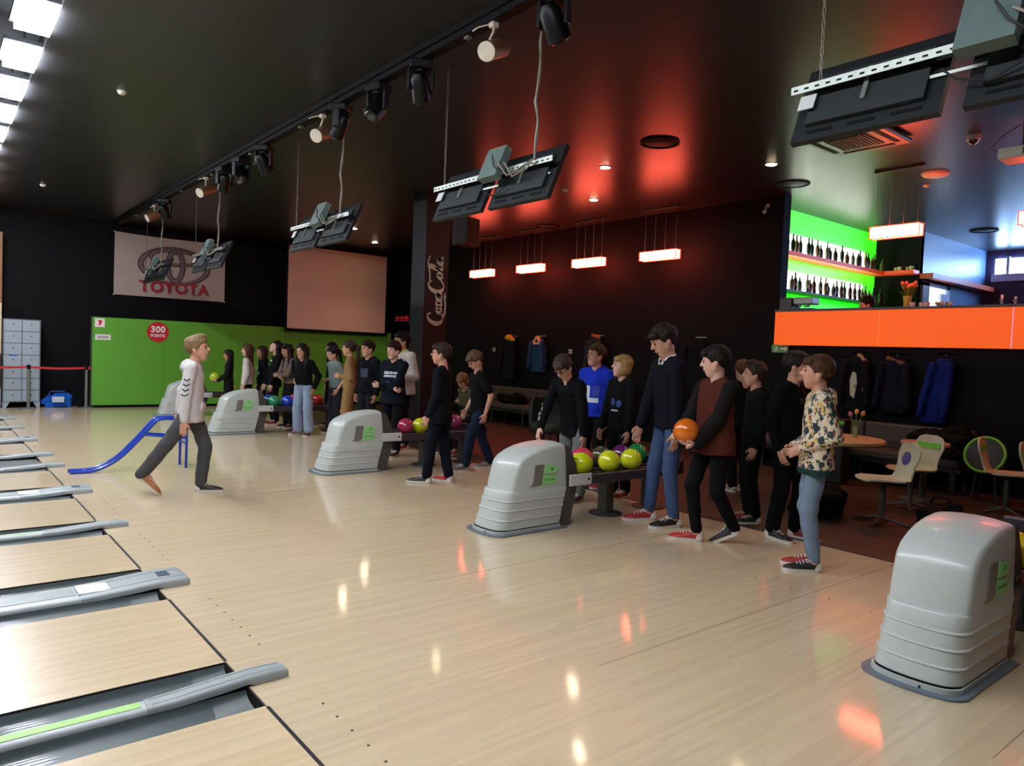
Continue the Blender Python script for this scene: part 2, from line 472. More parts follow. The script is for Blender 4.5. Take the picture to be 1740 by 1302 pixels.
dk = MB().cyl((1.33, -0.008, 1.735), 0.232, 0.008, 40, 'y').build('points_disc', M_RED, part, label='round red disc sticker reading 300 points')
def put_text(txt, size, o, ex, ey, m, parent, name='lettering', sx=1.0, **kw):
    me = text_mesh(txt, size, **kw)
    ob = link(name, me, m, parent)
    ob.matrix_basis = frame_matrix(o, ex, ey) @ Matrix.Diagonal((sx, 1, 1, 1))
    return ob
M_WH = mat('print_white', '#f0ece8', 0.5)
put_text('300', 0.2, (1.33, -0.011, 1.79), (1, 0, 0), (0, 0, 1), M_WH, dk, offset=0.006, spacing=1.05)
put_text('POINTS', 0.09, (1.33, -0.011, 1.65), (1, 0, 0), (0, 0, 1), M_WH, dk, offset=0.003)

# banner with three interlocked ovals and red lettering, hung on the far wall
by = 15.9
A, B, Cc, D = ony(195, 393, by), ony(383, 417, by), ony(381, 514, by), ony(193, 500, by)
bw, bh = (B - A).length, (A - D).length
bn = thing('hanging_banner', 'off-white cloth banner with dark oval emblem and red lettering on the black wall', 'banner', D)
M_CLOTH = mat('banner_cloth', '#b0a097', 0.85, var=0.06, scale=3)
nx, nz = 40, 24
vv, ff = [], []
for side in (0, 1):
    for j in range(nz + 1):
        for i in range(nx + 1):
            u, v = i / nx, j / nz
            sag = 0.025 * math.sin(math.pi * u) * v
            rip = 0.012 * math.sin(9 * u + 5 * v) * (1 - u) + 0.008 * math.sin(22 * (u - 0.6 * (1 - v))) * max(0, 0.4 - u)
            vv.append((u * bw, rip - 0.02 + side * 0.006, v * bh - sag))
S = (nx + 1) * (nz + 1)
for side in (0, 1):
    for j in range(nz):
        for i in range(nx):
            a = side * S + j * (nx + 1) + i
            ff.append((a, a + 1, a + nx + 2, a + nx + 1))
edge = [i for i in range(nx + 1)] + [j * (nx + 1) + nx for j in range(1, nz + 1)] + [nz * (nx + 1) + i for i in range(nx - 1, -1, -1)] + [j * (nx + 1) for j in range(nz - 1, 0, -1)]
for k in range(len(edge)):
    a, b = edge[k], edge[(k + 1) % len(edge)]
    ff.append((a, b, b + S, a + S))
MB().add(vv, ff).build('cloth', M_CLOTH, bn, smooth=60)
def oval_ring(cx, cz, rx, rz, t, y, tz=None):
    tz = t if tz is None else tz
    mb = MB(); n = 48
    o = [(cx + rx * math.cos(2 * math.pi * k / n), cz + rz * math.sin(2 * math.pi * k / n)) for k in range(n)]
    i_ = [(cx + (rx - t) * math.cos(2 * math.pi * k / n), cz + (rz - tz) * math.sin(2 * math.pi * k / n)) for k in range(n)]
    v = [(p[0], y, p[1]) for p in o] + [(p[0], y, p[1]) for p in i_] + [(p[0], y + 0.006, p[1]) for p in o] + [(p[0], y + 0.006, p[1]) for p in i_]
    f = []
    for k in range(n):
        k2 = (k + 1) % n
        f += [(k, k2, n + k2, n + k), (2 * n + k, 3 * n + k, 3 * n + k2, 2 * n + k2), (k, 2 * n + k, 2 * n + k2, k2), (n + k, n + k2, 3 * n + k2, 3 * n + k)]
    return mb.add(v, f)
M_INK = mat('banner_ink', '#3b3336', 0.7)
M_INK2 = mat('banner_mauve', '#75625f', 0.7)
ex, ez = bw * 0.525, bh * 0.535
ymb = -0.045
for nm, rx, rz, t, tz, cz, m_, dy in (('emblem_outline', 0.82, 0.455, 0.13, 0.075, 0, M_INK, 0), ('emblem_oval', 0.79, 0.43, 0.07, 0.045, 0, M_INK2, -0.004),
                                 ('emblem_outline', 0.225, 0.41, 0.115, 0.12, 0, M_INK, -0.006), ('emblem_oval', 0.2, 0.385, 0.065, 0.07, 0, M_INK2, -0.010),
                                 ('emblem_outline', 0.60, 0.205, 0.11, 0.075, 0.2, M_INK, -0.012), ('emblem_oval', 0.575, 0.185, 0.06, 0.035, 0.2, M_INK2, -0.016)):
    oval_ring(ex, ez + cz, rx, rz, t, ymb + dy, tz).build(nm, m_, bn)
put_text('TOYOTA', 0.36, (bw * 0.525, -0.05, bh * 0.16), (1, 0, 0), (0, 0, 1), mat('banner_red', '#a02230', 0.7), bn, offset=0.012, spacing=1.08)
for (u, v) in ((0, 0), (0, 1), (1, 0), (1, 1)):
    MB().cyl((u * bw, -0.03, v * bh), 0.02, 0.06, 8, 'y').build('grommet', M_CAPG, bn)

# projection screen
sy = 15.08
A, B, Cc, D = ony(487, 420, sy), ony(661, 433, sy), ony(660, 570, sy), ony(484, 563, sy)
sx0, sx1, sz0, sz1 = A.x, B.x, (Cc.z + D.z) / 2, (A.z + B.z) / 2
scr = thing('projection_screen', 'large blank projection screen with black border hanging from the ceiling', 'screen', (sx0, sy, sz0))
sw_, sh_ = sx1 - sx0, sz1 - sz0
MB().box(0.06, sw_ - 0.06, 0, 0.01, 0.07, sh_).build('screen_cloth', mat('screen_white', '#d2a592', 0.85, var=0.02), scr)
MB().box(0, 0.06, -0.004, 0.012, 0, sh_).build('screen_border', M_BLACK, scr)
MB().box(sw_ - 0.06, sw_, -0.004, 0.012, 0, sh_).build('screen_border', M_BLACK, scr)
MB().box(0, sw_, -0.008, 0.016, 0, 0.07).build('bottom_bar', M_BLACK, scr)
MB().bbox(-0.1, sw_ + 0.1, -0.06, 0.1, sh_, sh_ + 0.16, 0.02).build('roller_case', M_BLACK, scr)
for xx in (0.2, sw_ - 0.2):
    MB().cyl((xx, 0.02, sh_ + 0.16), 0.012, ZC - sz0 - sh_ - 0.16, 8).build('hanger', M_BLACK, scr)

# black column with white script lettering
cx0, cx1, cy0, cy1 = 5.13 + 0.2, 5.80, 7.36, 7.78
colm = struct('column', MB().box(cx0 - 0.0, cx1, cy0, cy1, 0, ZC), mat('column_black', '#121218', 0.5))
tag(colm, 'square black column carrying white script lettering', 'column')
# ================================================================== figures: distance fields turned into meshes
def nrm(a):
    a = np.asarray(a, float); return a / (np.linalg.norm(a) + 1e-12)
def smin(a, b, k):
    h = np.clip(0.5 + 0.5 * (b - a) / k, 0, 1)
    return b + (a - b) * h - k * h * (1 - h)
def smax(a, b, k):
    return -smin(-a, -b, k)
def d_cone(p, a, b, ra, rb):
    a, b = np.asarray(a, float), np.asarray(b, float)
    ab = b - a
    t = np.clip(((p - a) @ ab) / (ab @ ab + 1e-12), 0, 1)
    q = p - a - t[:, None] * ab
    return np.sqrt((q * q).sum(1)) - (ra + (rb - ra) * t)
def d_ell(p, c, r, ax=None):
    q = p - np.asarray(c, float)
    if ax is not None:
        q = q @ np.asarray(ax, float).T
    r = np.asarray(r, float)
    k0 = np.sqrt(((q / r) ** 2).sum(1)); k1 = np.sqrt(((q / (r * r)) ** 2).sum(1)) + 1e-9
    return k0 * (k0 - 1) / k1
def mesh_sdf(fn, lo, hi, vox):
    """narrow-band surface nets"""
    B = 4
    lo = np.asarray(lo, float); hi = np.asarray(hi, float)
    nb = np.ceil((hi - lo) / (vox * B)).astype(int) + 1
    ii = np.stack(np.meshgrid(*[np.arange(n) for n in nb], indexing='ij'), -1).reshape(-1, 3)
    cen = lo + (ii + 0.5) * vox * B
    d = fn(cen)
    N = nb * B
    V = np.repeat(np.repeat(np.repeat(np.where(d < 0, -1.0, 1.0).reshape(nb), B, 0), B, 1), B, 2)
    act = ii[np.abs(d) < vox * (B * 0.87 + 1.6)]
    off = np.stack(np.meshgrid(*[np.arange(B)] * 3, indexing='ij'), -1).reshape(-1, 3)
    pts = (act[:, None, :] * B + off[None]).reshape(-1, 3)
    vals = fn(lo + pts * vox)
    V[pts[:, 0], pts[:, 1], pts[:, 2]] = vals
    neg = V < 0
    c = np.zeros(tuple(np.array(V.shape) - 1), np.int8)
    for dx in (0, 1):
        for dy in (0, 1):
            for dz in (0, 1):
                c += neg[dx:V.shape[0] - 1 + dx, dy:V.shape[1] - 1 + dy, dz:V.shape[2] - 1 + dz]
    cells = np.argwhere((c > 0) & (c < 8))
    idx = -np.ones(c.shape, np.int64)
    idx[cells[:, 0], cells[:, 1], cells[:, 2]] = np.arange(len(cells))
    acc = np.zeros((len(cells), 3)); cnt = np.zeros(len(cells))
    cor = [(0, 0, 0), (1, 0, 0), (0, 1, 0), (1, 1, 0), (0, 0, 1), (1, 0, 1), (0, 1, 1), (1, 1, 1)]
    cv = [V[cells[:, 0] + a, cells[:, 1] + b, cells[:, 2] + e] for a, b, e in cor]
    for i, j in ((0, 1), (2, 3), (4, 5), (6, 7), (0, 2), (1, 3), (4, 6), (5, 7), (0, 4), (1, 5), (2, 6), (3, 7)):
        m = (cv[i] < 0) != (cv[j] < 0)
        t = np.where(m, cv[i] / np.where(m, cv[i] - cv[j], 1), 0)
        pi, pj = np.array(cor[i], float), np.array(cor[j], float)
        acc[m] += pi + t[m][:, None] * (pj - pi)
        cnt += m
    verts = lo + (cells + acc / cnt[:, None]) * vox
    quads = []
    for ax in range(3):
        sl0 = [slice(None)] * 3; sl1 = [slice(None)] * 3
        sl0[ax] = slice(0, V.shape[ax] - 1); sl1[ax] = slice(1, V.shape[ax])
        cr = neg[tuple(sl0)] != neg[tuple(sl1)]
        e = np.argwhere(cr)
        o1, o2 = (ax + 1) % 3, (ax + 2) % 3
        e = e[(e[:, o1] > 0) & (e[:, o2] > 0) & (e[:, o1] < V.shape[o1] - 1) & (e[:, o2] < V.shape[o2] - 1)]
        if not len(e): continue
        inside = neg[e[:, 0], e[:, 1], e[:, 2]]
        def cid(a, b):
            q = e.copy(); q[:, o1] -= a; q[:, o2] -= b
            return idx[q[:, 0], q[:, 1], q[:, 2]]
        Q = np.stack([cid(1, 1), cid(0, 1), cid(0, 0), cid(1, 0)], 1)
        Q[~inside] = Q[~inside][:, ::-1]
        quads.append(Q)
    Q = np.concatenate(quads)
    Q = Q[(Q >= 0).all(1)]
    # one gentle smoothing pass
    s = np.zeros_like(verts); n = np.zeros(len(verts))
    for a in range(4):
        np.add.at(s, Q[:, a], verts[Q[:, (a + 1) % 4]] + verts[Q[:, (a + 3) % 4]])
        np.add.at(n, Q[:, a], 2)
    verts = verts * 0.6 + 0.4 * s / np.maximum(n, 1)[:, None]
    return verts, Q
def np_mesh(name, verts, quads):
    me = bpy.data.meshes.new(name)
    n, k = len(verts), len(quads)
    me.vertices.add(n); me.vertices.foreach_set('co', np.ascontiguousarray(verts, np.float32).ravel())
    me.loops.add(k * 4); me.loops.foreach_set('vertex_index', np.ascontiguousarray(quads, np.int32).ravel())
    me.polygons.add(k)
    me.polygons.foreach_set('loop_start', np.arange(0, k * 4, 4, dtype=np.int32))
    me.polygons.foreach_set('use_smooth', np.ones(k, bool))
    me.update(calc_edges=True)
    me.validate()
    return me
def two_bone(a, t, la, lb, hint):
    a, t, hint = np.asarray(a, float), np.asarray(t, float), np.asarray(hint, float)
    v = t - a; d = np.linalg.norm(v)
    if d > (la + lb) * 0.999:
        t = a + v / d * (la + lb) * 0.999; v = t - a; d = np.linalg.norm(v)
    u = v / d
    x = (la * la - lb * lb + d * d) / (2 * d)
    h = math.sqrt(max(la * la - x * x, 0))
    hh = hint - u * (hint @ u)
    return a + u * x + nrm(hh) * h, t

SKINS = {'fair': mat('skin_fair', '#c99379', 0.5, var=0.06), 'pale': mat('skin_pale', '#d3a48e', 0.5, var=0.06), 'tan': mat('skin_tan', '#b58065', 0.5, var=0.06)}
M_EYE = mat('eye_dark', '#2a211d', 0.2)
M_LIP = mat('lip', '#a55f52', 0.5)
def hairmat(h): return mat('hair_' + h.strip('#'), h, 0.6, spec=0.2, var=0.35, scale=70, stretch=(1, 1, 0.25), bump=0.5)
def clothmat(h, **kw):
    v = [int(h.strip('#')[i:i + 2], 16) for i in (0, 2, 4)]
    if max(v) < 0x30: h = '#%02x%02x%02x' % tuple(int(c * 0.68) for c in v)
    return mat('cloth_' + h.strip('#'), h, kw.pop('rough', 0.9), var=kw.pop('var', 0.1), scale=40, bump=0.15, spec=0.15, **kw)
def unit_ell(n=12):
    mb = MB()
    prof = [(max(math.sin(math.pi * k / 8), 0.02), -math.cos(math.pi * k / 8)) for k in range(9)]
    return mb.lathe(prof, n=n).mesh('ellipsoid_form', 0)
ELL = unit_ell()

# shared bowling shoe: upper, toe panel, heel, sole, laces
def shoe_meshes():
    secs = [(-0.085, 0.026, 0.062), (-0.075, 0.032, 0.086), (-0.05, 0.034, 0.094), (-0.015, 0.033, 0.088), (0.03, 0.037, 0.07), (0.08, 0.044, 0.055), (0.12, 0.044, 0.047), (0.15, 0.036, 0.038), (0.168, 0.02, 0.026)]
    def ring(x, w, h, z0=0.018):
        n = 12; r = []
        for k in range(n):
            a = math.pi * k / (n - 1)
            r.append((x, w * math.cos(a) * (1 if 0.15 < math.sin(a) else 1.0), z0 + (h - z0) * math.sin(a) ** 0.7))
        return r
    up = MB().loft([ring(*s) for s in secs]).mesh('upper', 60)
    heel = MB().loft([ring(x, w + 0.003, h + 0.002) for x, w, h in ((-0.089, 0.026, 0.06), (-0.078, 0.032, 0.083), (-0.05, 0.0335, 0.075), (-0.04, 0.033, 0.05))]).mesh('heel_patch', 60)
    def out(e):
        pts = [(-0.09, 0.0), (-0.082, 0.02), (-0.06, 0.033), (-0.01, 0.034), (0.04, 0.04), (0.09, 0.047), (0.13, 0.044), (0.16, 0.03), (0.176, 0.0)]
        pts = pts + [(x, -y) for x, y in pts[-2:0:-1]]
        return [(x * (1 + e), y * (1 + e * 2)) for x, y in pts]
    sole = MB().prism(out(0.02), (0, 0, 0), (1, 0, 0), (0, 1, 0), (0, 0, 0.022)).mesh('sole', 60)
    lc = MB()
    for k in range(4):
        x = 0.012 + k * 0.021; z = 0.079 - k * 0.0068
        lc.tube([(x, -0.022, z - 0.012), (x + 0.004, 0, z + 0.004), (x, 0.022, z - 0.012)], 0.0042, 5)
    lc.tube([(0.0, 0.0, 0.088), (-0.012, 0.024, 0.088), (0.012, 0.034, 0.07)], 0.003, 5); lc.tube([(0.0, 0.0, 0.088), (-0.012, -0.024, 0.088), (0.012, -0.034, 0.07)], 0.003, 5)
    return dict(upper=up, heel=heel, sole=sole, laces=lc.mesh('laces', 60))
SHOE = shoe_meshes()
M_SOLE = mat('shoe_sole', '#cfc7ba', 0.6)
M_LACE = mat('shoe_lace', '#d8d2c8', 0.7)

def noise3(p, f, seed):
    s = seed * 1.7
    return (np.sin(p[:, 0] * f + 1.3 * np.sin(p[:, 1] * f * 0.7 + s) + s) + np.sin(p[:, 1] * f * 1.1 + 1.1 * np.sin(p[:, 2] * f * 0.8) + 2 * s) + np.sin(p[:, 2] * f * 0.9 + 1.2 * np.sin(p[:, 0] * f * 0.9 + s) + 3 * s)) / 3

def person(label, x, y, face, Ht, lean=0.0, side=0.0, feet=None, hands=None, head=(0, 0), skin='fair', hair=('short', '#2a1d16'), top=None, bottom=None,
           shoes=('#7c2422', '#221c1e', '#cfc7ba'), build=1.0, vox=0.009, glasses=False, palm=(None, None), curl=(0.5, 0.5), sit=None, z=0.0, elbow=(None, None), roll=0.0, hipz=None, twist=0.0, seed=None, legs=True, group=None, hold=None):
    """face: heading in degrees; feet/hands: (left, right) targets in the figure's own frame (x forward, y left)"""
    seed = (seed if seed is not None else int(abs(x * 31 + y * 17) * 7) % 97) + 1
    rt = thing('person', label, 'person', (x, y, z), R_(face), group)
    H = Ht
    sw = 0.098 * H * build
    feet = feet or ((0.0, 0.085, 0, 8, 0), (0.02, -0.085, 0, -8, 0))
    feet = [tuple(f) + (0,) * (5 - len(f)) for f in feet]
    hipw = 0.052 * H
    hz = 0.525 * H if hipz is None else hipz
    pelvis = np.array([0.0, 0.0, hz])
    yaxis = np.array([0.0, 1, 0])
    cl, sl = math.cos(R_(lean)), math.sin(R_(lean))
    u = nrm([sl, math.sin(R_(side)), cl]); fw = nrm(np.cross(yaxis, u)); lf = np.cross(u, fw)
    if twist:
        ct, st = math.cos(R_(twist)), math.sin(R_(twist))
        fw, lf = fw * ct + lf * st, -fw * st + lf * ct
    T = np.array([fw, lf, u])                       # torso frame rows
    def tp(a, b, c): return pelvis + fw * a * H + lf * b * H + u * c * H
    sh = [tp(0.0, 0.098 * build, 0.272), tp(0.0, -0.098 * build, 0.272)]
    neck = tp(0.0, 0, 0.31)
    hcen = tp(0.018, 0, 0.402) + np.array([0.012 * H * abs(sl), 0, 0])
    # legs
    LT, LS = 0.242 * H, 0.243 * H
    hip = [pelvis + yaxis * hipw, pelvis - yaxis * hipw]
    knee, ankle = [], []
    for i in (0, 1):
        f = feet[i]
        yw = R_(f[3])
        an = np.array([f[0], f[1], f[2] + 0.045 * H]) - np.array([math.cos(yw), math.sin(yw), 0]) * 0.03
        kn, an = two_bone(hip[i], an, LT, LS, (1, 0.15 * (1 if i == 0 else -1), 0.15))
        knee.append(kn); ankle.append(an)
    # arms
    LA, LF = 0.172 * H, 0.152 * H
    hands = hands or ((0.03, 0.2, hz - 0.06), (0.03, -0.2, hz - 0.06))
    elb, wri, hd, hn, hl = [], [], [], [], []
    for i in (0, 1):
        s = 1 if i == 0 else -1
        t = np.array(hands[i], float) if hold is None else np.array(hold[0], float) + nrm(hold[2][i]) * (hold[1] + 0.03)
        hint = np.array(elbow[i], float) if elbow[i] is not None else np.array([-0.8, 0.45 * s, -0.3])
        e, wv = two_bone(sh[i], t, LA, LF, hint)
        elb.append(e); wri.append(wv)
        d = nrm(wv - e)
        n = np.array(palm[i], float) if palm[i] is not None else np.array([0.1, -1.0 * s, 0.0])
        n = nrm(n - d * (n @ d)); l = np.cross(n, d) * s
        if hold is not None:                # hand laid against a held ball: (centre, radius, (left, right) directions from the centre to the wrists)
            hc, hr = np.array(hold[0], float), hold[1]
            n = nrm(hc - wv)
            d = np.array([1.0, -0.25 * s, -0.1]); d = nrm(d - n * (d @ n)); l = np.cross(n, d) * s
        hd.append(d); hn.append(n); hl.append(l)
    # head frame
    hy, hp = R_(head[0]), R_(head[1])
    hf = nrm(np.array([math.cos(hy) * math.cos(hp), math.sin(hy) * math.cos(hp), math.sin(hp)]))
    hleft = nrm(np.cross(np.array([0, 0, 1.0]), hf)); hu = np.cross(hf, hleft)
    if roll:
        cr, sr = math.cos(R_(roll)), math.sin(R_(roll))
        hleft, hu = hleft * cr + hu * sr, -hleft * sr + hu * cr
    HF = np.array([hf, hleft, hu])
    hs = (0.151 * H) / 0.235
    def hpnt(a, b, c): return hcen + (hf * a + hleft * b + hu * c) * hs
    hv = 0.00854 * H / 0.0145

    if hold is not None:
        def press(d, p): return smax(d, hold[1] - 0.001 - np.sqrt(((p - np.array(hold[0], float)) ** 2).sum(1)), 0.003)
    else:
        def press(d, p): return d
    def sdf_head(p):
        q = ((p - hcen) @ HF.T) / hs
        d = d_ell(q, (-0.012, 0, 0.03), (0.098, 0.077, 0.088))
        d = smin(d, d_ell(q, (0.03, 0, -0.03), (0.062, 0.06, 0.082)), 0.03)
        d = smin(d, d_cone(q, (0.045, 0.014, -0.098), (0.045, -0.014, -0.098), 0.026, 0.026), 0.03)
        d = smin(d, d_cone(q, (-0.005, 0.05, -0.05), (-0.005, -0.05, -0.05), 0.022, 0.022), 0.03)
        d = smin(d, d_cone(q, (0.078, 0.03, 0.03), (0.078, -0.03, 0.03), 0.012, 0.012), 0.015)
        for s in (1, -1):
            d = smax(d, -d_ell(q, (0.094, 0.03 * s, 0.004), (0.014, 0.018, 0.012)), 0.01)
            d = smin(d, d_ell(q, (-0.008, 0.078 * s, -0.012), (0.021, 0.013, 0.033)), 0.006)
        d = smin(d, d_cone(q, (0.087, 0, 0.018), (0.107, 0, -0.024), 0.008, 0.013), 0.01)
        d = smin(d, d_ell(q, (0.086, 0, -0.058), (0.012, 0.024, 0.009)), 0.006)
        return d * hs
    def sdf_hand(p, i):
        k = H / 1.68
        w_, d_, n_, l_ = wri[i], hd[i], hn[i], hl[i]
        A = np.array([d_, l_, n_])
        def on(P, r_):                       # keep a joint lying on the held ball
            if hold is None: return P
            v_ = P - np.array(hold[0], float)
            return np.array(hold[0], float) + nrm(v_) * (hold[1] + r_ - 0.0015)
        d = d_ell(p, on(w_ + d_ * 0.048 * k, 0.019 * k), (0.055 * k, 0.040 * k, 0.019 * k), A)
        cu = curl[i]
        for j, ln in enumerate((0.066, 0.075, 0.07, 0.055)):
            b = w_ + (d_ * 0.088 + l_ * (0.03 - 0.0205 * j)) * k
            a1, a2 = 0.5 * cu, 1.5 * cu
            d1 = nrm(d_ * math.cos(a1) + n_ * math.sin(a1) + l_ * (0.06 - 0.04 * j)); d2 = d_ * math.cos(a2) + n_ * math.sin(a2)
            b = on(b, 0.0092 * k); m_ = on(b + d1 * ln * 0.52 * k, 0.0085 * k); t_ = on(m_ + d2 * ln * 0.55 * k, 0.007 * k)
            d = np.minimum(d, d_cone(p, b, m_, 0.0092 * k, 0.0085 * k))
            d = np.minimum(d, d_cone(p, m_, t_, 0.0085 * k, 0.007 * k))
        b = on(w_ + (d_ * 0.03 + l_ * 0.032) * k, 0.013 * k)
        m_ = on(b + nrm(d_ * 0.75 + l_ * 0.6 + n_ * 0.35) * 0.038 * k, 0.011 * k)
        d = smin(d, d_cone(p, b, m_, 0.013 * k, 0.011 * k), 0.008)
        d = np.minimum(d, d_cone(p, m_, on(m_ + nrm(d_ + l_ * 0.15 + n_ * 0.45) * 0.03 * k, 0.008 * k), 0.0105 * k, 0.008 * k))
        return d
    def sdf_body(p):
        q = (p - pelvis) @ T.T
        q2 = q.copy(); q2[:, 1] /= 1.4
        d = d_cone(q2, (-0.004 * H, 0, 0.02 * H), (-0.006 * H, 0, 0.225 * H), 0.05 * H, 0.045 * H)
        d = smin(d, d_cone(p, sh[0] - u * 0.01 * H, sh[1] - u * 0.01 * H, 0.028 * H, 0.028 * H), 0.04)
        d = smin(d, d_cone(p, tp(-0.004, 0, 0.27), hpnt(-0.015, 0, -0.05), 0.036 * H, 0.031 * H), 0.02)
        for i in (0, 1):
            d = smin(d, d_cone(p, sh[i], elb[i], 0.029 * H, 0.023 * H), 0.02)
            d = smin(d, d_cone(p, elb[i], wri[i], 0.0235 * H, 0.0155 * H), 0.012)
            d = smin(d, d_cone(p, hip[i], knee[i], 0.046 * H, 0.031 * H), 0.02)
            d = smin(d, d_cone(p, knee[i], ankle[i], 0.031 * H, 0.021 * H), 0.015)
            yw = R_(feet[i][3]); fd = np.array([math.cos(yw), math.sin(yw), -0.35 - feet[i][4] * 0.01])
            d = smin(d, d_cone(p, ankle[i], ankle[i] + nrm(fd) * 0.07, 0.02 * H, 0.017 * H), 0.015)
            d = smin(d, sdf_hand(p, i), 0.008)
        return press(smin(d, sdf_head(p), 0.02), p)
    allp = np.array(sh + elb + wri + knee + ankle + [hcen, pelvis, neck] + [wri[i] + hd[i] * 0.2 for i in (0, 1)])
    lo, hi = allp.min(0) - 0.15, allp.max(0) + np.array([0.15, 0.15, 0.16])
    lo[2] = min(lo[2], 0.0)
    body = link('body', np_mesh('body', *mesh_sdf(sdf_body, lo, hi, vox)), SKINS[skin], rt)
    # ---------------- face details
    for s in (1, -1):
        e = link('eye', ELL, M_EYE, body, loc=hpnt(0.0835, 0.03 * s, 0.004))
        e.matrix_basis = Matrix.Translation(Vector(hpnt(0.0865, 0.03 * s, 0.004))) @ Matrix([list(r_) for r_ in HF.T]).to_4x4() @ Matrix.Diagonal((0.008 * hs, 0.0135 * hs, 0.0062 * hs, 1))
        hm_ = hairmat(hair[1])
        e = link('eyebrow', ELL, hm_, body)
        e.matrix_basis = Matrix.Translation(Vector(hpnt(0.0915, 0.032 * s, 0.031))) @ Matrix([list(r_) for r_ in HF.T]).to_4x4() @ Matrix.Diagonal((0.005 * hs, 0.0185 * hs, 0.0045 * hs, 1))
    e = link('lips', ELL, M_LIP, body)
    e.matrix_basis = Matrix.Translation(Vector(hpnt(0.0945, 0, -0.058))) @ Matrix([list(r_) for r_ in HF.T]).to_4x4() @ Matrix.Diagonal((0.005 * hs, 0.02 * hs, 0.0065 * hs, 1))
    # ---------------- hair
    style = hair[0]
    h0 = nrm([hf[0], hf[1], 0.0]); HG = np.array([h0, np.cross([0, 0, 1.0], h0), [0, 0, 1.0]])
    def sdf_hair(p):
        q = ((p - hcen) @ HF.T) / hs
        g = ((p - hcen) @ HG.T) / hs
        amp = 0.0045 if style in ('short', 'crop') else 0.006
        d = d_ell(q, (-0.014, 0, 0.034), (0.11, 0.092, 0.101))
        d = d + amp * noise3(q, 70, seed) + 0.004 * noise3(q * np.array([1, 1, 0.45]), 190, seed + 1) - amp * 0.3
        cut = np.interp(q[:, 0], [-0.13, -0.055, -0.025, 0.028, 0.045, 0.07, 0.12], [-0.105, -0.088, -0.018, -0.012, 0.02, 0.05, 0.058]) - q[:, 2]
        cut = cut * 0.7 + 0.004 * np.sin(q[:, 1] * 170 + seed)
        if style == 'bob':
            cut = np.minimum(cut, np.maximum(q[:, 0] - 0.052 + 0.15 * np.abs(q[:, 1]), -0.11 - q[:, 2]))
            d = np.minimum(d, d_ell(q, (-0.025, 0, -0.03), (0.088, 0.093, 0.09)))
        d = smax(d, cut, 0.012)
        if style in ('fringe', 'short', 'bob'):
            f = d_ell(q, (0.066, 0.014, 0.068), (0.044, 0.068, 0.032)) + 0.006 * noise3(q * np.array([1, 1, 0.5]), 150, seed + 3)
            d = smin(d, f, 0.015)
        if style == 'fringe':
            d = smin(d, d_ell(q, (0.083, 0.0, 0.058), (0.021, 0.056, 0.024)) + 0.004 * np.sin(q[:, 1] * 190), 0.012)
        if style == 'quiff':
            d = smin(d, d_ell(q, (0.035, 0, 0.115), (0.06, 0.06, 0.03)) + 0.006 * noise3(q, 80, seed), 0.02)
        if style in ('long', 'longwavy'):
            wv = 0.012 if style == 'longwavy' else 0.004
            for s in (1, -1):
                d = smin(d, d_cone(g, (-0.02, 0.075 * s, 0.02), (-0.02, 0.09 * s, -0.16), 0.034, 0.042), 0.03)
                d = smin(d, d_cone(g, (-0.02, 0.09 * s, -0.16), (0.01, 0.088 * s, -0.3), 0.042, 0.024), 0.03)
            q3 = g.copy(); q3[:, 1] *= 0.55
            d = smin(d, d_cone(q3, (-0.065, 0, 0.02), (-0.085, 0, -0.33), 0.056, 0.04), 0.03)
            d = d + wv * noise3(q, 55, seed)
        if style == 'pony':
            d = smin(d, d_cone(q, (-0.1, 0, 0.06), (-0.15, 0, 0.02), 0.03, 0.032), 0.02)
            d = smin(d, d_cone(q, (-0.15, 0, 0.02), (-0.15, 0, -0.2), 0.034, 0.028), 0.02)
            d = smin(d, d_cone(q, (-0.15, 0, -0.2), (-0.135, 0, -0.36), 0.028, 0.012), 0.02) + 0.003 * noise3(q, 60, seed)
        return d * hs
    ext = 0.42 if style in ('long', 'longwavy', 'pony') else 0.16
    hlo = hcen - np.array([0.2, 0.18, ext]); hhi = hcen + np.array([0.2, 0.18, 0.18])
    link('hair', np_mesh('hair', *mesh_sdf(sdf_hair, hlo, hhi, max(0.007, vox * 0.8))), hairmat(hair[1]), rt)
    if glasses:
        g = MB()
        for s in (1, -1):
            ring = []
            for k in range(14):
                a = 2 * math.pi * k / 14
                ring.append(hpnt(0.1, (0.032 + 0.024 * math.cos(a)) * s, 0.003 + 0.017 * math.sin(a)))
            g.tube(ring, 0.0022, 5, closed=True)
            g.tube([hpnt(0.098, 0.056 * s, 0.008), hpnt(0.05, 0.075 * s, 0.01), hpnt(-0.01, 0.083 * s, 0.012)], 0.0022, 5)
        g.tube([hpnt(0.1, 0.009, 0.008), hpnt(0.106, 0, 0.012), hpnt(0.1, -0.009, 0.008)], 0.0022, 5)
        g.build('glasses', mat('glasses_black', '#151517', 0.3), rt, smooth=60)
    # ---------------- top
    top = dict(top or {})
    tk = top.get('kind', 'sweater')
    hem = top.get('hem', -0.02)          # in body heights from the hip line
    slv = top.get('sleeve', 0.93)        # fraction of the forearm; below 0 a short sleeve
    fat = top.get('fat', 1.0)
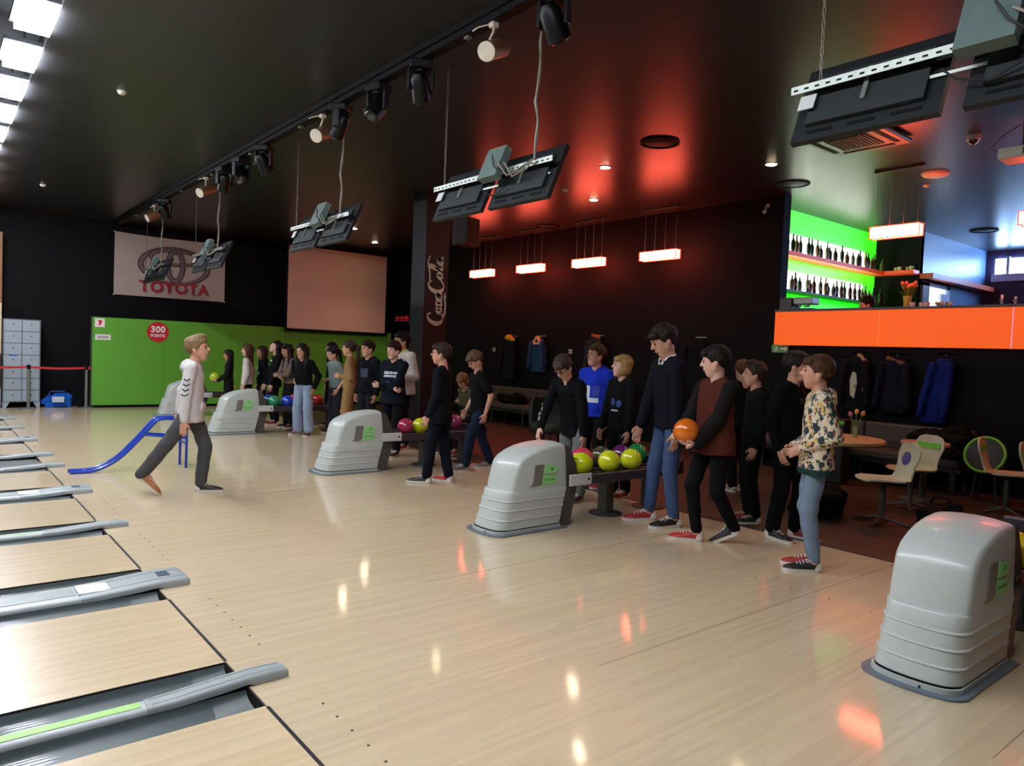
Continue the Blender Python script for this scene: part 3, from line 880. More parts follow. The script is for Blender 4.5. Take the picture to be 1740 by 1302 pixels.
    def sdf_top(p):
        q = (p - pelvis) @ T.T
        q2 = q.copy(); q2[:, 1] /= 1.6
        d = d_cone(q2, (0.004, 0, (hem - 0.03) * H), (0.002, 0, 0.23 * H), 0.067 * H * fat * build, 0.059 * H * (0.5 + 0.5 * fat) * build)
        for s in (1, -1):
            d = smin(d, d_cone(p, tp(0, 0.03 * s, 0.295), sh[0 if s > 0 else 1], 0.03 * H, 0.034 * H), 0.045)
        qv = p - pelvis; qs = qv.copy(); qs[:, 1] /= 1.6
        d = smin(d, d_cone(qs, (0, 0, (hem - 0.03) * H), (0, 0, 0.02 * H), 0.071 * H * fat * build, 0.063 * H * fat * build), 0.03)
        d = smax(d, hem * H - qv[:, 2], 0.006)
        for i in (0, 1):
            if slv > 0:
                cuff = elb[i] + (wri[i] - elb[i]) * slv
                d = smin(d, d_cone(p, sh[i], elb[i], 0.036 * H * (0.4 + 0.6 * fat), 0.033 * H * (0.4 + 0.6 * fat)), 0.022)
                d = smin(d, d_cone(p, elb[i], cuff, 0.034 * H * (0.4 + 0.6 * fat), 0.026 * H * (0.5 + 0.5 * fat)), 0.012)
            else:
                mid = sh[i] + (elb[i] - sh[i]) * 0.72
                d = smin(d, d_cone(p, sh[i], mid, 0.035 * H, 0.038 * H), 0.022)
        if tk == 'hoodie':
            d = smin(d, d_ell(p, tp(-0.046, 0, 0.28), (0.03 * H, 0.07 * H, 0.05 * H), T), 0.03)
            for s in (1, -1):
                d = smin(d, d_cone(p, tp(-0.03, 0.046 * s, 0.315), tp(0.03, 0.022 * s, 0.283), 0.02 * H, 0.015 * H), 0.015)
            d = smin(d, d_ell(p, tp(0.066 * fat, 0, 0.035), (0.009 * H, 0.06 * H, 0.035 * H), T), 0.01)
        elif tk in ('collar', 'sweater'):
            for s in (1, -1):
                d = smin(d, d_cone(p, tp(-0.03, 0.03 * s, 0.318), tp(0.028, 0.02 * s, 0.296), 0.013 * H, 0.012 * H), 0.01)
        # folds
        d = d + 0.0055 * noise3(p * np.array([1, 1, 1.8]), 26, seed) + 0.0025 * noise3(p, 58, seed + 5)
        return press(smax(d, d_cone(p, tp(0.012, 0, 0.37), tp(0.004, 0, 0.318), 0.042 * H, 0.031 * H) * -1, 0.006), p)
    tl = np.array(sh + elb + wri + [tp(0.1, 0.12, hem - 0.02), tp(-0.1, -0.12, hem - 0.02), tp(0, 0, 0.36)])
    cvox = vox * 1.15
    names = {'hoodie': 'hoodie', 'sweater': 'sweater', 'tee': 't_shirt', 'collar': 'sweater', 'suit': 'jumpsuit_top', 'jacket': 'jacket'}
    tm = top.get('mat') or clothmat(top.get('color', '#1b1b1f'))
    topo = link(names[tk], np_mesh('top', *mesh_sdf(sdf_top, tl.min(0) - 0.13, tl.max(0) + 0.13, cvox)), tm, rt)
    if top.get('band'):                   # ribbed hem of another colour
        def sdf_band(p):
            q = (p - pelvis) @ T.T
            return np.maximum(sdf_top(p + u * (-0.03 * H) * 0) - 0.004, np.maximum(q[:, 2] - (hem + 0.03) * H, hem * H - q[:, 2] - 0.004))
        link('hem_band', np_mesh('hem_band', *mesh_sdf(sdf_band, np.minimum(tp(-.12, -.14, hem - .03), tp(.12, .14, hem - .03)) - 0.05, np.maximum(tp(-.12, -.14, hem + .06), tp(.12, .14, hem + .06)) + 0.05, cvox)), clothmat(top['band']), topo)
    if top.get('collar'):
        c = MB()
        for s in (1, -1):
            c.tube([tp(-0.036, 0.008 * s, 0.325), tp(-0.02, 0.038 * s, 0.328), tp(0.022, 0.036 * s, 0.312), tp(0.045, 0.01 * s, 0.285)], [0.012, 0.014, 0.015, 0.008], 6)
        c.build('shirt_collar', clothmat(top['collar']), topo, smooth=60)
    if top.get('sleeve_color'):
        scm = clothmat(top['sleeve_color'])
        for i in (0, 1):
            def sdf_slv(p, i=i):
                cuff = elb[i] + (wri[i] - elb[i]) * slv
                inf = 0.009 * (fat > 1.1)
                ua = d_cone(p, sh[i], elb[i], 0.0385 * H, 0.0355 * H)
                ua = smax(ua, -((p - sh[i]) @ (lf * (1 if i == 0 else -1)) + 0.012 * H), 0.004)      # stops at the shoulder seam
                d = smin(ua, d_cone(p, elb[i], cuff, 0.037 * H, 0.028 * H), 0.012) - inf
                d = d + 0.0055 * noise3(p * np.array([1, 1, 1.8]), 26, seed) + 0.0025 * noise3(p, 58, seed + 5)
                return press(d, p)
            al = np.array([sh[i], elb[i], wri[i]])
            link('sleeve', np_mesh('sleeve', *mesh_sdf(sdf_slv, al.min(0) - 0.1, al.max(0) + 0.1, cvox)), scm, topo)
    def print_on(me, m, a, c, name='print', b=0.0, back=False):
        """flat artwork laid on the chest (a: sideways, c: up, in body heights)"""
        n = len(me.vertices)
        co = np.zeros(n * 3); me.vertices.foreach_get('co', co); co = co.reshape(-1, 3)
        sgn = -1 if back else 1
        o = tp(0, a, c)
        P = o[None] + np.outer(co[:, 0] * sgn, lf) + np.outer(co[:, 1], u) + fw * 0.35 * sgn
        for _ in range(26):
            dd = sdf_top(P)
            P = P - np.outer(np.clip(dd - 0.003 - co[:, 2] * 0, -0.02, 0.05), fw) * sgn
        me.vertices.foreach_set('co', (P + np.outer(co[:, 2], fw) * sgn).ravel()); me.update()
        return link(name, me, m, topo)
    for pr in top.get('prints', []):
        pr(print_on, H)
    # ---------------- trousers
    if legs:
        bt = dict(bottom or {})
        bk = bt.get('kind', 'straight')
        kk = {'slim': (0.049, 0.037, 0.029), 'straight': (0.052, 0.042, 0.037), 'wide': (0.056, 0.052, 0.057)}[bk]
        endf = bt.get('end', 0.93)
        def sdf_tr(p):
            q = (p - pelvis) @ T.T
            q2 = p - pelvis; q2 = q2.copy(); q2[:, 1] /= 1.35
            d = d_cone(q2, (-0.004, 0, -0.005 * H), (0, 0, 0.07 * H), 0.060 * H, 0.056 * H)
            for i in (0, 1):
                an = knee[i] + (ankle[i] - knee[i]) * endf
                d = smin(d, d_cone(p, hip[i], knee[i], kk[0] * H, kk[1] * H), 0.02)
                d = smin(d, d_cone(p, knee[i], an, kk[1] * H, kk[2] * H), 0.015)
            d = d + 0.0055 * noise3(p * np.array([1, 1, 2.0]), 24, seed + 9) + 0.0025 * noise3(p, 55, seed + 2)
            return np.maximum(d, (p - pelvis)[:, 2] - 0.075 * H)
        bl = np.array(knee + ankle + hip)
        link('trousers', np_mesh('trousers', *mesh_sdf(sdf_tr, bl.min(0) - 0.14, bl.max(0) + np.array([0.14, 0.14, 0.2]), cvox)), bt.get('mat') or clothmat(bt.get('color', '#17171b')), rt)
        for i in (0, 1):
            f = feet[i]
            so = link('shoe', SHOE['upper'], mat('shoe_' + shoes[i].strip('#'), shoes[i], 0.5), rt)
            yw = R_(f[3]); k = H / 1.5
            fwd = Vector((math.cos(yw), math.sin(yw), 0))
            base = Vector(ankle[i]) - Vector((0, 0, 0.045 * H)) + fwd * 0.045
            base.z = max(base.z, 0) if f[4] == 0 else base.z
            Mx = Matrix.Translation(base) @ Matrix.Rotation(yw, 4, 'Z') @ Matrix.Rotation(R_(f[4]), 4, 'Y') @ Matrix.Scale(k, 4)
            so.matrix_basis = Mx
            link('sole', SHOE['sole'], M_SOLE, so)
            link('heel_patch', SHOE['heel'], mat('heel_' + shoes[2].strip('#'), shoes[2], 0.55), so)
            link('laces', SHOE['laces'], M_LACE, so)
    person.joints = (elb, wri)
    return rt

def word(txt, w_, m, a, c, name='print', size=0.05, **kw):
    def go(put, H):
        me = text_mesh(txt, size, extrude=0.0, **kw)
        bm = bmesh.new(); bm.from_mesh(me)
        xs = [v.co.x for v in bm.verts]; s = w_ / (max(xs) - min(xs))
        for v in bm.verts: v.co *= s
        bm.to_mesh(me); bm.free()
        put(me, m, a, c, name)
    return go
def patch(w_, h_, m, a, c, name='print', nx=6, ny=6, poly=None):
    def go(put, H):
        mb = MB()
        if poly:
            mb.add([(p[0] * w_, p[1] * h_, 0) for p in poly], [tuple(range(len(poly)))])
        else:
            v = [((i / nx - 0.5) * w_, (j / ny - 0.5) * h_, 0) for j in range(ny + 1) for i in range(nx + 1)]
            mb.add(v, [(j * (nx + 1) + i, j * (nx + 1) + i + 1, (j + 1) * (nx + 1) + i + 1, (j + 1) * (nx + 1) + i) for j in range(ny) for i in range(nx)])
        put(mb.mesh(name), m, a, c, name)
    return go
# ================================================================== ball returns and balls
M_HOOD = mat('hood_plastic', '#b9bdb6', 0.34, var=0.04, coat=0.15)
M_REAR = mat('rear_shell', '#4c4a44', 0.42)
M_SKIRT = mat('skirt_blue_grey', '#65727a', 0.45)
M_EMB_G = mat('emblem_grey', '#8a8880', 0.35, metal=0.3)
M_EMB_L = mat('emblem_green', '#93dd86', 0.45)
M_RACK = mat('rack_plum', '#3a3036', 0.4)
M_PLATE = mat('plate_white', '#c9cbc8', 0.45)
X0 = 3.0
def outline(xf, xr, hw, bow=0.1, n=18):
    pts = [(xr, -hw)]
    for k in range(n + 1):
        t = -1 + 2 * k / n
        t = math.copysign(abs(t) ** 0.5, t)
        pts.append((xf + bow * (0.45 * abs(t) ** 2 + 0.55 * abs(t) ** 9), t * hw))
    pts.append((xr, hw))
    return pts
def make_return():
    t = thing('ball_return', 'x', 'ball return', (X0, 0, 0))
    # lower shell: bands with shallow grooves
    mb = MB(); rings = []
    def lv(z, e):
        xf = 2.605 + 0.31 * z - e; xr = 3.318 + 0.255 * z + 0.0
        rings.append([(x - X0, y, z) for x, y in outline(xf, xr, 0.208 - 0.02 * z + e)])
    for z, e in ((0.045, 0), (0.114, -0.001), (0.119, 0.005), (0.124, 0.004), (0.129, -0.003), (0.196, -0.001), (0.201, 0.005), (0.206, 0.004), (0.211, -0.003), (0.274, -0.001), (0.279, 0.005), (0.284, 0.004), (0.289, -0.003), (0.355, 0.001), (0.363, -0.002), (0.369, -0.016)):
        lv(z, e)
    mb.loft(rings)
    mb.build('lower_shell', M_HOOD, t, smooth=28)
    # domed upper hood
    prof = [(2.735, 0.30), (2.752, 0.38), (2.772, 0.47), (2.80, 0.57), (2.815, 0.606), (2.86, 0.652), (2.95, 0.698), (3.06, 0.735), (3.19, 0.758), (3.30, 0.768), (3.375, 0.766), (3.385, 0.70), (3.402, 0.5), (3.408, 0.36), (3.395, 0.30)]
    mb = MB(); rings = []
    HWU = 0.196
    n = 21
    for k in range(n):
        s = -1 + 2 * k / (n - 1)
        s = math.copysign(abs(s) ** 0.5, s)
        a = abs(s)
        inset = 0.0 if a < 0.88 else 0.026 * (1 - math.sqrt(max(0, 1 - ((a - 0.88) / 0.12) ** 2)))
        ring = []
        for (x, z) in prof:
            fx = max(0.0, min(1.0, (3.25 - x) / 0.5))
            xx = x + 0.05 * a ** 2 * fx + inset * fx
            zz = z
            if z > 0.5:
                g = (z - 0.5) / 0.26
                zz = z - (0.022 * a * a + inset * 0.9) * g
            ring.append((xx - X0, s * HWU, zz))
        rings.append(ring)
    mb.loft(rings)
    hood = mb.build('hood', M_HOOD, t, smooth=35)
    MB().prism([(3.335, 0.0), (3.412, 0.35), (3.388, 0.745), (3.45, 0.725), (3.535, 0.55), (3.558, 0.37), (3.475, 0.0)], (-X0, -0.19, 0), (1, 0, 0), (0, 0, 1), (0, 0.38, 0)).build('rear_shell', M_REAR, t)
    # skirt and kick band
    MB().prism([(x - X0, y) for x, y in outline(2.555, 3.40, 0.25, 0.11)], (0, 0, 0), (1, 0, 0), (0, 1, 0), (0, 0, 0.012)).build('skirt', M_SKIRT, t)
    MB().prism([(x - X0, y) for x, y in outline(2.60, 3.34, 0.215, 0.1)], (0, 0, 0.012), (1, 0, 0), (0, 1, 0), (0, 0, 0.024)).build('kick_band', M_HOOD, t)
    MB().prism([(x - X0, y) for x, y in outline(2.612, 3.33, 0.205, 0.1)], (0, 0, 0.036), (1, 0, 0), (0, 1, 0), (0, 0, 0.01)).build('shadow_gap', M_BLACK, t)
    MB().cyl((2.575 + 0.03 - X0, -0.06, 0.02), 0.006, 0.006, 8, (-1, 0, 0)).build('screw', M_BLACK, t)
    # emblem on the camera-facing cheek
    yb = -0.1965
    em = MB()
    def dpoly(x0, x1, z0, z1, sl):
        r = (z1 - z0) / 2; ra = 0.085
        p = [(x0 - sl * 0.0, z0), (x1 - ra, z0)]
        for k in range(9):
            a = -math.pi / 2 + math.pi * k / 8
            p.append((x1 - ra + ra * math.cos(a), z0 + r * 0.9 + r * 0.9 * math.sin(a) + (0.1 * r if a > 0 else 0)))
        p += [(x0 + sl, z1)]
        return p
    sh_ = lambda poly: [(x - X0, z) for x, z in poly]
    eb = MB().prism(sh_(dpoly(3.137, 3.300, 0.500, 0.582, 0.018)), (0, yb, 0), (1, 0, 0), (0, 0, 1), (0, -0.006, 0)).build('emblem_bowl', M_EMB_L, t)
    MB().prism(sh_(dpoly(3.108, 3.295, 0.408, 0.490, 0.02)), (0, yb, 0), (1, 0, 0), (0, 0, 1), (0, -0.006, 0)).build('emblem_bowl', M_EMB_L, t)
    MB().cyl((3.225 - X0, yb - 0.006, 0.541), 0.013, 0.003, 14, (0, -1, 0)).build('emblem_crown', mat('emblem_dark_green', '#4d8a50', 0.5), eb)
    put_text('Brunswick', 0.03, (3.205 - X0, yb - 0.007, 0.449), (1, 0, 0), (0, 0, 1), mat('emblem_dark_green', '#4d8a50', 0.5), eb, extrude=0.0008)
    for k in range(3):
        xt = 3.025 + k * 0.036
        p = [(xt, 0.586), (xt + 0.031, 0.586), (xt + 0.015, 0.45), (xt + 0.005, 0.42), (xt - 0.012, 0.402), (xt - 0.05, 0.40), (xt - 0.025, 0.418), (xt - 0.015, 0.45)]
        MB().prism(sh_(p), (0, yb, 0), (1, 0, 0), (0, 0, 1), (0, -0.006, 0)).build('emblem_stripe', M_EMB_G, t)
    # rack
    rk = MB()
    for s in (-1, 1):
        rk.bbox(0.44, 1.95, s * 0.285 - 0.03, s * 0.285 + 0.03, 0.385, 0.475, 0.012)
    rk.box(0.44, 1.95, -0.26, 0.26, 0.385, 0.405)
    rk.bbox(1.9, 1.97, -0.315, 0.315, 0.385, 0.53, 0.012)
    rk.box(0.46, 1.9, -0.02, 0.02, 0.405, 0.465)
    rack = rk.build('ball_rack', M_RACK, t)
    for s in (-1, 1):
        for d in (-0.055, 0.055):
            MB().tube([(0.46, s * 0.135 + d, 0.442), (1.9, s * 0.135 + d, 0.442)], 0.012, 6).build('guide_rail', M_DARKGREY, rack)
    for s in (-1, 1):
        pl = MB().bbox(0.33, 0.605, s * 0.322 - 0.006, s * 0.322 + 0.006, 0.392, 0.497, 0.005).build('end_plate', M_PLATE, t)
        MB().cyl((0.565, s * 0.328, 0.445), 0.012, 0.004, 10, (0, s, 0)).build('plate_hole', M_BLACK, pl)
    for xx in (1.15, 1.8):
        post = MB(); post.bbox(xx - 0.05, xx + 0.05, -0.07, 0.07, 0.02, 0.39, 0.015)
        post.prism([(xx - 0.2, 0.39), (xx + 0.2, 0.39), (xx + 0.06, 0.31), (xx - 0.06, 0.31)], (0, -0.05, 0), (1, 0, 0), (0, 0, 1), (0, 0.1, 0))
        po = post.build('pedestal', M_DARKGREY, t)
        MB().lathe([(0.0, 0), (0.17, 0), (0.17, 0.012), (0.06, 0.03), (0.0, 0.03)], (xx, 0, 0), 20).build('foot_plate', M_DARKGREY, po, smooth=40)
    return t
RET_Y = [-1.55, 1.955, 5.345, 9.70, 13.11]
ret_lab = ['grey ball return hood standing alone in front of the empty table and chairs', 'grey ball return with three yellow balls in the front row of its rack',
           'grey ball return beside the black column lettered in white', 'grey ball return beside the girl in wide pale jeans', 'grey ball return against the green partition behind the walking boy']
r0 = make_return()
rets = []
for i, yy in enumerate(RET_Y):
    o = r0 if i == 0 else copy_tree(r0)
    o.location = (X0, yy, 0)
    o['label'] = ret_lab[i]; o['group'] = 'ball returns between the lanes'
    rets.append(o)

def ball_mesh():
    mb = MB(); n = 14
    prof = [(max(0.0005, math.sin(math.pi * k / n)) * 0.108, -math.cos(math.pi * k / n) * 0.108) for k in range(n + 1)]
    return mb.lathe(prof, n=24).mesh('ball', 0)
BALL = ball_mesh()
HOLE = MB().lathe([(0.0, 0.0), (0.0135, 0.0), (0.0135, 0.0035), (0.0, 0.0035)], n=10).mesh('finger_hole', 30)
M_HOLE = mat('hole_dark', '#111111', 0.8)
def ball(c, colr, label, marble=0.1, up=(0.3, 0.5, 0.8), group=None):
    m = mat('ball_' + colr.strip('#'), colr, 0.22, var=marble, scale=14, coat=0.5)
    o = link('bowling_ball', BALL, m, None, label, 'bowling ball', group, None, c)
    d = Vector(up).normalized(); a = d.orthogonal().normalized(); b = d.cross(a)
    for ox, oy in ((0.013, 0.016), (-0.013, 0.016), (0, -0.03)):
        q = (d + a * ox / 0.108 * 1.0 + b * oy / 0.108).normalized()
        h = link('finger_hole', HOLE, M_HOLE, o)
        h.matrix_basis = Matrix.Translation(q * 0.1062) @ q.to_track_quat('Z', 'Y').to_matrix().to_4x4()
    return o
ZB = 0.549
def rack_ball(i, x, row, colr, label, **kw):
    return ball((x, RET_Y[i] + row * 0.135, ZB), colr, label, **kw)
rack_ball(1, 3.655, -1, '#c9d21a', 'bright yellow bowling ball, next to the grey hood in the front rack row')
rack_ball(1, 4.03, -1, '#d3d81e', 'bright yellow bowling ball, middle of three in the front rack row')
rack_ball(1, 4.35, -1, '#d0d425', 'bright yellow bowling ball, last of three before the boy in blue jeans')
rack_ball(1, 3.66, 1, '#a83a5e', 'magenta bowling ball behind the first yellow one', marble=0.3)
rack_ball(1, 3.93, 1, '#d0384f', 'pinkish red bowling ball between the first two yellow ones')
rack_ball(1, 4.2, 1, '#4e4a33', 'dark olive marbled bowling ball in the back rack row', marble=0.5)
rack_ball(1, 4.5, 1, '#5b1e56', 'dark purple bowling ball in the back rack row', marble=0.3)
rack_ball(1, 4.75, 1, '#1f8a4b', 'green bowling ball at the end of the back rack row', marble=0.3)
rack_ball(2, 3.77, -1, '#a5304a', 'crimson bowling ball on the rack by the column', marble=0.2)
rack_ball(2, 3.995, -1, '#c3cc1c', 'yellow bowling ball at the hand of the boy in navy')
rack_ball(2, 4.5, 1, '#5c4a20', 'brown marbled bowling ball behind the boy in navy', marble=0.4)
rack_ball(2, 4.74, 1, '#8a2f58', 'purple pink bowling ball near the seated boy', marble=0.2)
rack_ball(3, 3.69, 1, '#1d3f86', 'dark blue bowling ball beside the far grey hood', marble=0.3)
rack_ball(3, 3.68, -1, '#2f8a5f', 'green bowling ball on the rack beside the girl in wide jeans', marble=0.3)
rack_ball(3, 3.93, -1, '#2546b8', 'royal blue bowling ball on the far rack', marble=0.3)
rack_ball(3, 4.16, 1, '#c33d5e', 'pink bowling ball half hidden by the girl in wide jeans')
rack_ball(3, 4.62, 1, '#b8302a', 'red bowling ball at the far end of its rack')
rack_ball(4, 4.05, -1, '#b4c01e', 'yellow green bowling ball on the rack against the green partition')
rack_ball(4, 4.4, -1, '#12455a', 'teal bowling ball on the rack against the green partition')
rack_ball(0, 3.75, 1, '#8a8a2e', 'olive and yellow marbled bowling ball behind the lone hood', marble=0.6)
rack_ball(0, 3.68, -1, '#c9a51e', 'amber yellow bowling ball beside the lone hood', marble=0.3)

# ================================================================== hanging monitors
M_TV = mat('tv_black', '#14181a', 0.42)
M_TVB = mat('tv_back', '#1b2123', 0.55, var=0.2)
M_STEEL = mat('galvanised', '#8d9289', 0.4, metal=0.6)
M_BOX = mat('box_grey_green', '#5f706b', 0.5)
M_CABLE = mat('cable_beige', '#8a8174', 0.7)
M_BLKC = mat('cable_black', '#1b1b1b', 0.6)
def make_tvs():
    t = thing('monitor_pair', 'x', 'monitor', (2.55, 0, 3.05))
    rail = MB()
    rail.box(-0.012, -0.008, -0.82, 0.82, -0.02, 0.02); rail.box(-0.012, 0.028, -0.82, 0.82, 0.018, 0.022)
    rl = rail.build('mounting_rail', M_STEEL, t)
    ps = MB()
    for k in range(27):
        yy = -0.78 + k * 0.06
        ps.box(-0.0135, -0.0118, yy, yy + 0.025, -0.006, 0.004)
        ps.box(0.0, 0.012, yy, yy + 0.025, 0.0215, 0.0235)
    ps.build('slot_row', M_BLACK, rl, kind='stuff')
    MB().box(0.03, 0.045, -0.75, 0.75, -0.1, -0.085).build('lower_rail', M_STEEL, t)
    ti = R_(23)
    up = Vector((math.sin(ti), 0, math.cos(ti))); nr = Vector((math.cos(ti), 0, -math.sin(ti)))   # screen normal towards the seats
    for s in (-1, 1):
        c = Vector((0.075, s * 0.425, -0.08))
        tv = MB().obox(c, nr * 0.018, Vector((0, 0.375, 0)), up * 0.235).build('television', M_TV, t)
        MB().obox(c - nr * 0.032, nr * 0.016, Vector((0, 0.3, 0)), up * 0.15).build('back_cover', M_TVB, tv)
        MB().obox(c + nr * 0.019, nr * 0.002, Vector((0, 0.355, 0)), up * 0.2).build('screen', mat('tv_screen', '#0c0d10', 0.15), tv)
        for k in (-1, 0, 1):
            MB().obox(c - nr * 0.0195 - up * 0.185 + Vector((0, k * 0.22, 0)), nr * 0.003, Vector((0, 0.07, 0)), up * 0.009).build('vent', M_BLACK, tv)
        MB().obox(c - nr * 0.055 + up * 0.02, nr * 0.012, Vector((0, 0.012, 0)), up * 0.1).build('bracket', M_STEEL, tv)
    MB().obox(Vector((0.0, 0.73, -0.075)), nr * 0.003, Vector((0, 0.045, 0)), up * 0.045).build('paper_label', M_PLATE, t)
    bx_ = MB().obox((-0.05, -0.15, 0.055), nr * 0.035, Vector((0, 0.12, 0)), up * 0.14).build('junction_box', M_BOX, t)
    MB().obox(Vector((-0.05, -0.15, 0.055)) + up * 0.144, nr * 0.032, Vector((0, 0.115, 0)), up * 0.004).build('box_end', mat('box_yellow', '#a9b454', 0.5), bx_)
    for k in range(3):
        yy = -0.18 - k * 0.07
        MB().tube([(-0.1, yy, 0.12 - k * 0.05), (-0.13, yy - 0.06, 0.02), (-0.11, yy - 0.14, -0.06 - k * 0.02), (-0.06, yy - 0.26, -0.05), (-0.04, -0.62, 0.02)], 0.007, 6).build('lead', M_CABLE if k else M_BLKC, t, smooth=60)
    MB().tube([(-0.03, 0.05, -0.09), (-0.05, -0.02, -0.16), (-0.04, -0.16, -0.2), (-0.05, -0.3, -0.14)], 0.006, 6).build('lead', M_BLKC, t, smooth=60)
    random.seed(3)
    zt = ZC - 3.05
    pts = [(-0.01 + random.uniform(-.012, .012), -0.62 + random.uniform(-.012, .012), z * zt / 8 + 0.02) for z in range(9)]
    MB().tube(pts, 0.011, 6).build('cable_bundle', M_CABLE, t, smooth=60)
    MB().tube([(p[0] + 0.012 * math.sin(i * 2), p[1] + 0.012 * math.cos(i * 2), p[2]) for i, p in enumerate(pts)], 0.007, 6).build('cable_bundle', M_CABLE, t, smooth=60)
    ch = MB()
    nlk = 34
    for k in range(nlk):
        z0 = 0.02 + (zt - 0.02) * k / nlk; z1 = 0.02 + (zt - 0.02) * (k + 1.15) / nlk
        hw = 0.007
        d = (hw, 0) if k % 2 else (0, hw)
        ch.tube([(d[0], 0.66 + d[1], z0), (d[0], 0.66 + d[1], min(z1, zt))], 0.0028, 4); ch.tube([(-d[0], 0.66 - d[1], z0), (-d[0], 0.66 - d[1], min(z1, zt))], 0.0028, 4)
    ch.build('chain', mat('chain_dull', '#6d655c', 0.5, metal=0.5), t)
    return t
tv0 = make_tvs()
tv_lab = ['pair of large dark monitors seen from behind, under the ceiling cassette by the bar', 'hanging monitor pair with a grey box and beige cables beside the black column', 'hanging monitor pair in front of the top of the projection screen',
          'hanging monitor pair in front of the banner emblem', 'small hanging monitor pair lowest over the banner lettering']
for i, yy in enumerate([-1.62, 1.97, 5.355, 9.75, 13.3]):
    o = tv0 if i == 0 else copy_tree(tv0)
    o.location = (2.55, yy, 3.05)
    o['label'] = tv_lab[i]; o['group'] = 'monitor pairs hung over the approach'

# ================================================================== lighting track and its lamps
M_TRK = mat('track_black', '#08080a', 0.6, spec=0.2)
tr = thing('lighting_track', 'long black lighting track running under the ceiling over the approach', 'lighting track', (2.32, 0, ZC))
MB().box(-0.05, 0.05, -6, YF - 0.05, -0.1, -0.05).build('track_bar', M_TRK, tr)
MB().box(-0.075, 0.075, -6, YF - 0.05, -0.05, 0.0).build('ceiling_plate', M_TRK, tr)
for k in range(12):
    MB().box(-0.02, 0.02, -4.82 + k * 1.7, -4.76 + k * 1.7, -0.12, -0.05).build('clamp', M_STEEL, tr)
M_HEADB = mat('moving_head_black', '#0b0b0d', 0.4, spec=0.3)
M_LENS = mat('lens_dark', '#2a2c30', 0.12, coat=0.5)
def make_head():
    t = thing('moving_head_lamp', 'x', 'stage lamp', (0, 0, 0))
    MB().bbox(-0.1, 0.1, -0.1, 0.1, -0.08, 0.0, 0.015).build('base', M_HEADB, t)
    yk = MB()
    for s in (-1, 1):
        yk.bbox(-0.04, 0.04, s * 0.105 - 0.015, s * 0.105 + 0.015, -0.26, -0.07, 0.01)
    yk.cyl((0, 0, -0.1), 0.06, 0.03, 16)
    yk.build('yoke', M_HEADB, t)
    d = Vector((0.55, -0.2, -0.8)).normalized()
    c = Vector((0, 0, -0.23))
    hd_ = MB().lathe([(0.0, -0.13), (0.05, -0.13), (0.08, -0.08), (0.085, 0.05), (0.09, 0.12), (0.075, 0.13), (0.0, 0.125)], c, 20, d).build('head', M_HEADB, t, smooth=40)
    MB().lathe([(0.0, 0.127), (0.07, 0.127), (0.06, 0.142), (0.0, 0.15)], c, 18, d).build('lens', M_LENS, hd_, smooth=60)
    return t
mh = make_head()
mh_spots = [(0.95, 25, 'over the hood with three yellow balls'), (2.73, 60, 'beside the beige can lamp by the bar'), (3.52, 200, 'hung between the two beige can lamps'), (4.35, 130, 'just past the small beige can lamp'),
            (6.6, 40, 'first past the white clamp over the column gap'), (7.46, 280, 'second past the white clamp over the column gap'), (8.2, 100, 'third past the white clamp, over the far returns'), (11.6, 60, 'above the edge of the banner')]
for i, (yy, rz, wd) in enumerate(mh_spots):
    o = mh if i == 0 else copy_tree(mh)
    o.location = (2.32, yy, ZC - 0.1); o.rotation_euler = (0, 0, R_(rz))
    o['label'] = 'black moving head stage lamp ' + wd; o['group'] = 'stage lamps on the track'
M_CAN = mat('can_bronze', '#8a6647', 0.4, metal=0.2)
M_CANF = mat('can_white_face', '#d8cdb8', 0.5)
def make_can():
    t = thing('can_lamp', 'x', 'spot lamp', (0, 0, 0))
    d = Vector((-0.62, -0.3, -0.35)).normalized(); c = Vector((0.02, 0, -0.2))
    b = MB().lathe([(0.0, -0.16), (0.06, -0.16), (0.075, -0.14), (0.075, 0.15), (0.07, 0.155), (0.0, 0.155)], c, 22, d).build('barrel', M_CAN, t, smooth=40)
    MB().lathe([(0.0, 0.155), (0.072, 0.155), (0.074, 0.165), (0.0, 0.168)], c, 22, d).build('face', M_CANF, b, smooth=40)
    MB().tube([(0, 0, 0), (0, 0, -0.07), (0.02, 0.09, -0.12), (0.02, 0.09, -0.2)], 0.01, 6).build('bracket', M_CANF, t, smooth=60)
    MB().bbox(-0.03, 0.03, -0.03, 0.03, -0.04, 0, 0.006).build('adapter', M_CANF, t)
    MB().tube([(-0.02, 0.03, -0.01), (-0.08, 0.1, -0.03), (-0.06, 0.2, -0.02)], 0.006, 6).build('flex', M_CANF, t, smooth=60)
    return t
cn = make_can()
for i, (yy, rz, wd) in enumerate([(1.66, 0, 'with a white face by the bar monitors'), (4.8, 5, 'in line with the projection screen monitors'), (9.1, 0, 'over the monitors by the banner'), (12.4, -20, 'above the corner of the banner')]):
    o = cn if i == 0 else copy_tree(cn)
    o.location = (2.32, yy, ZC - 0.1); o.rotation_euler = (0, 0, R_(rz))
    o['label'] = 'beige bronze can spot lamp on the track ' + wd; o['group'] = 'can lamps on the track'

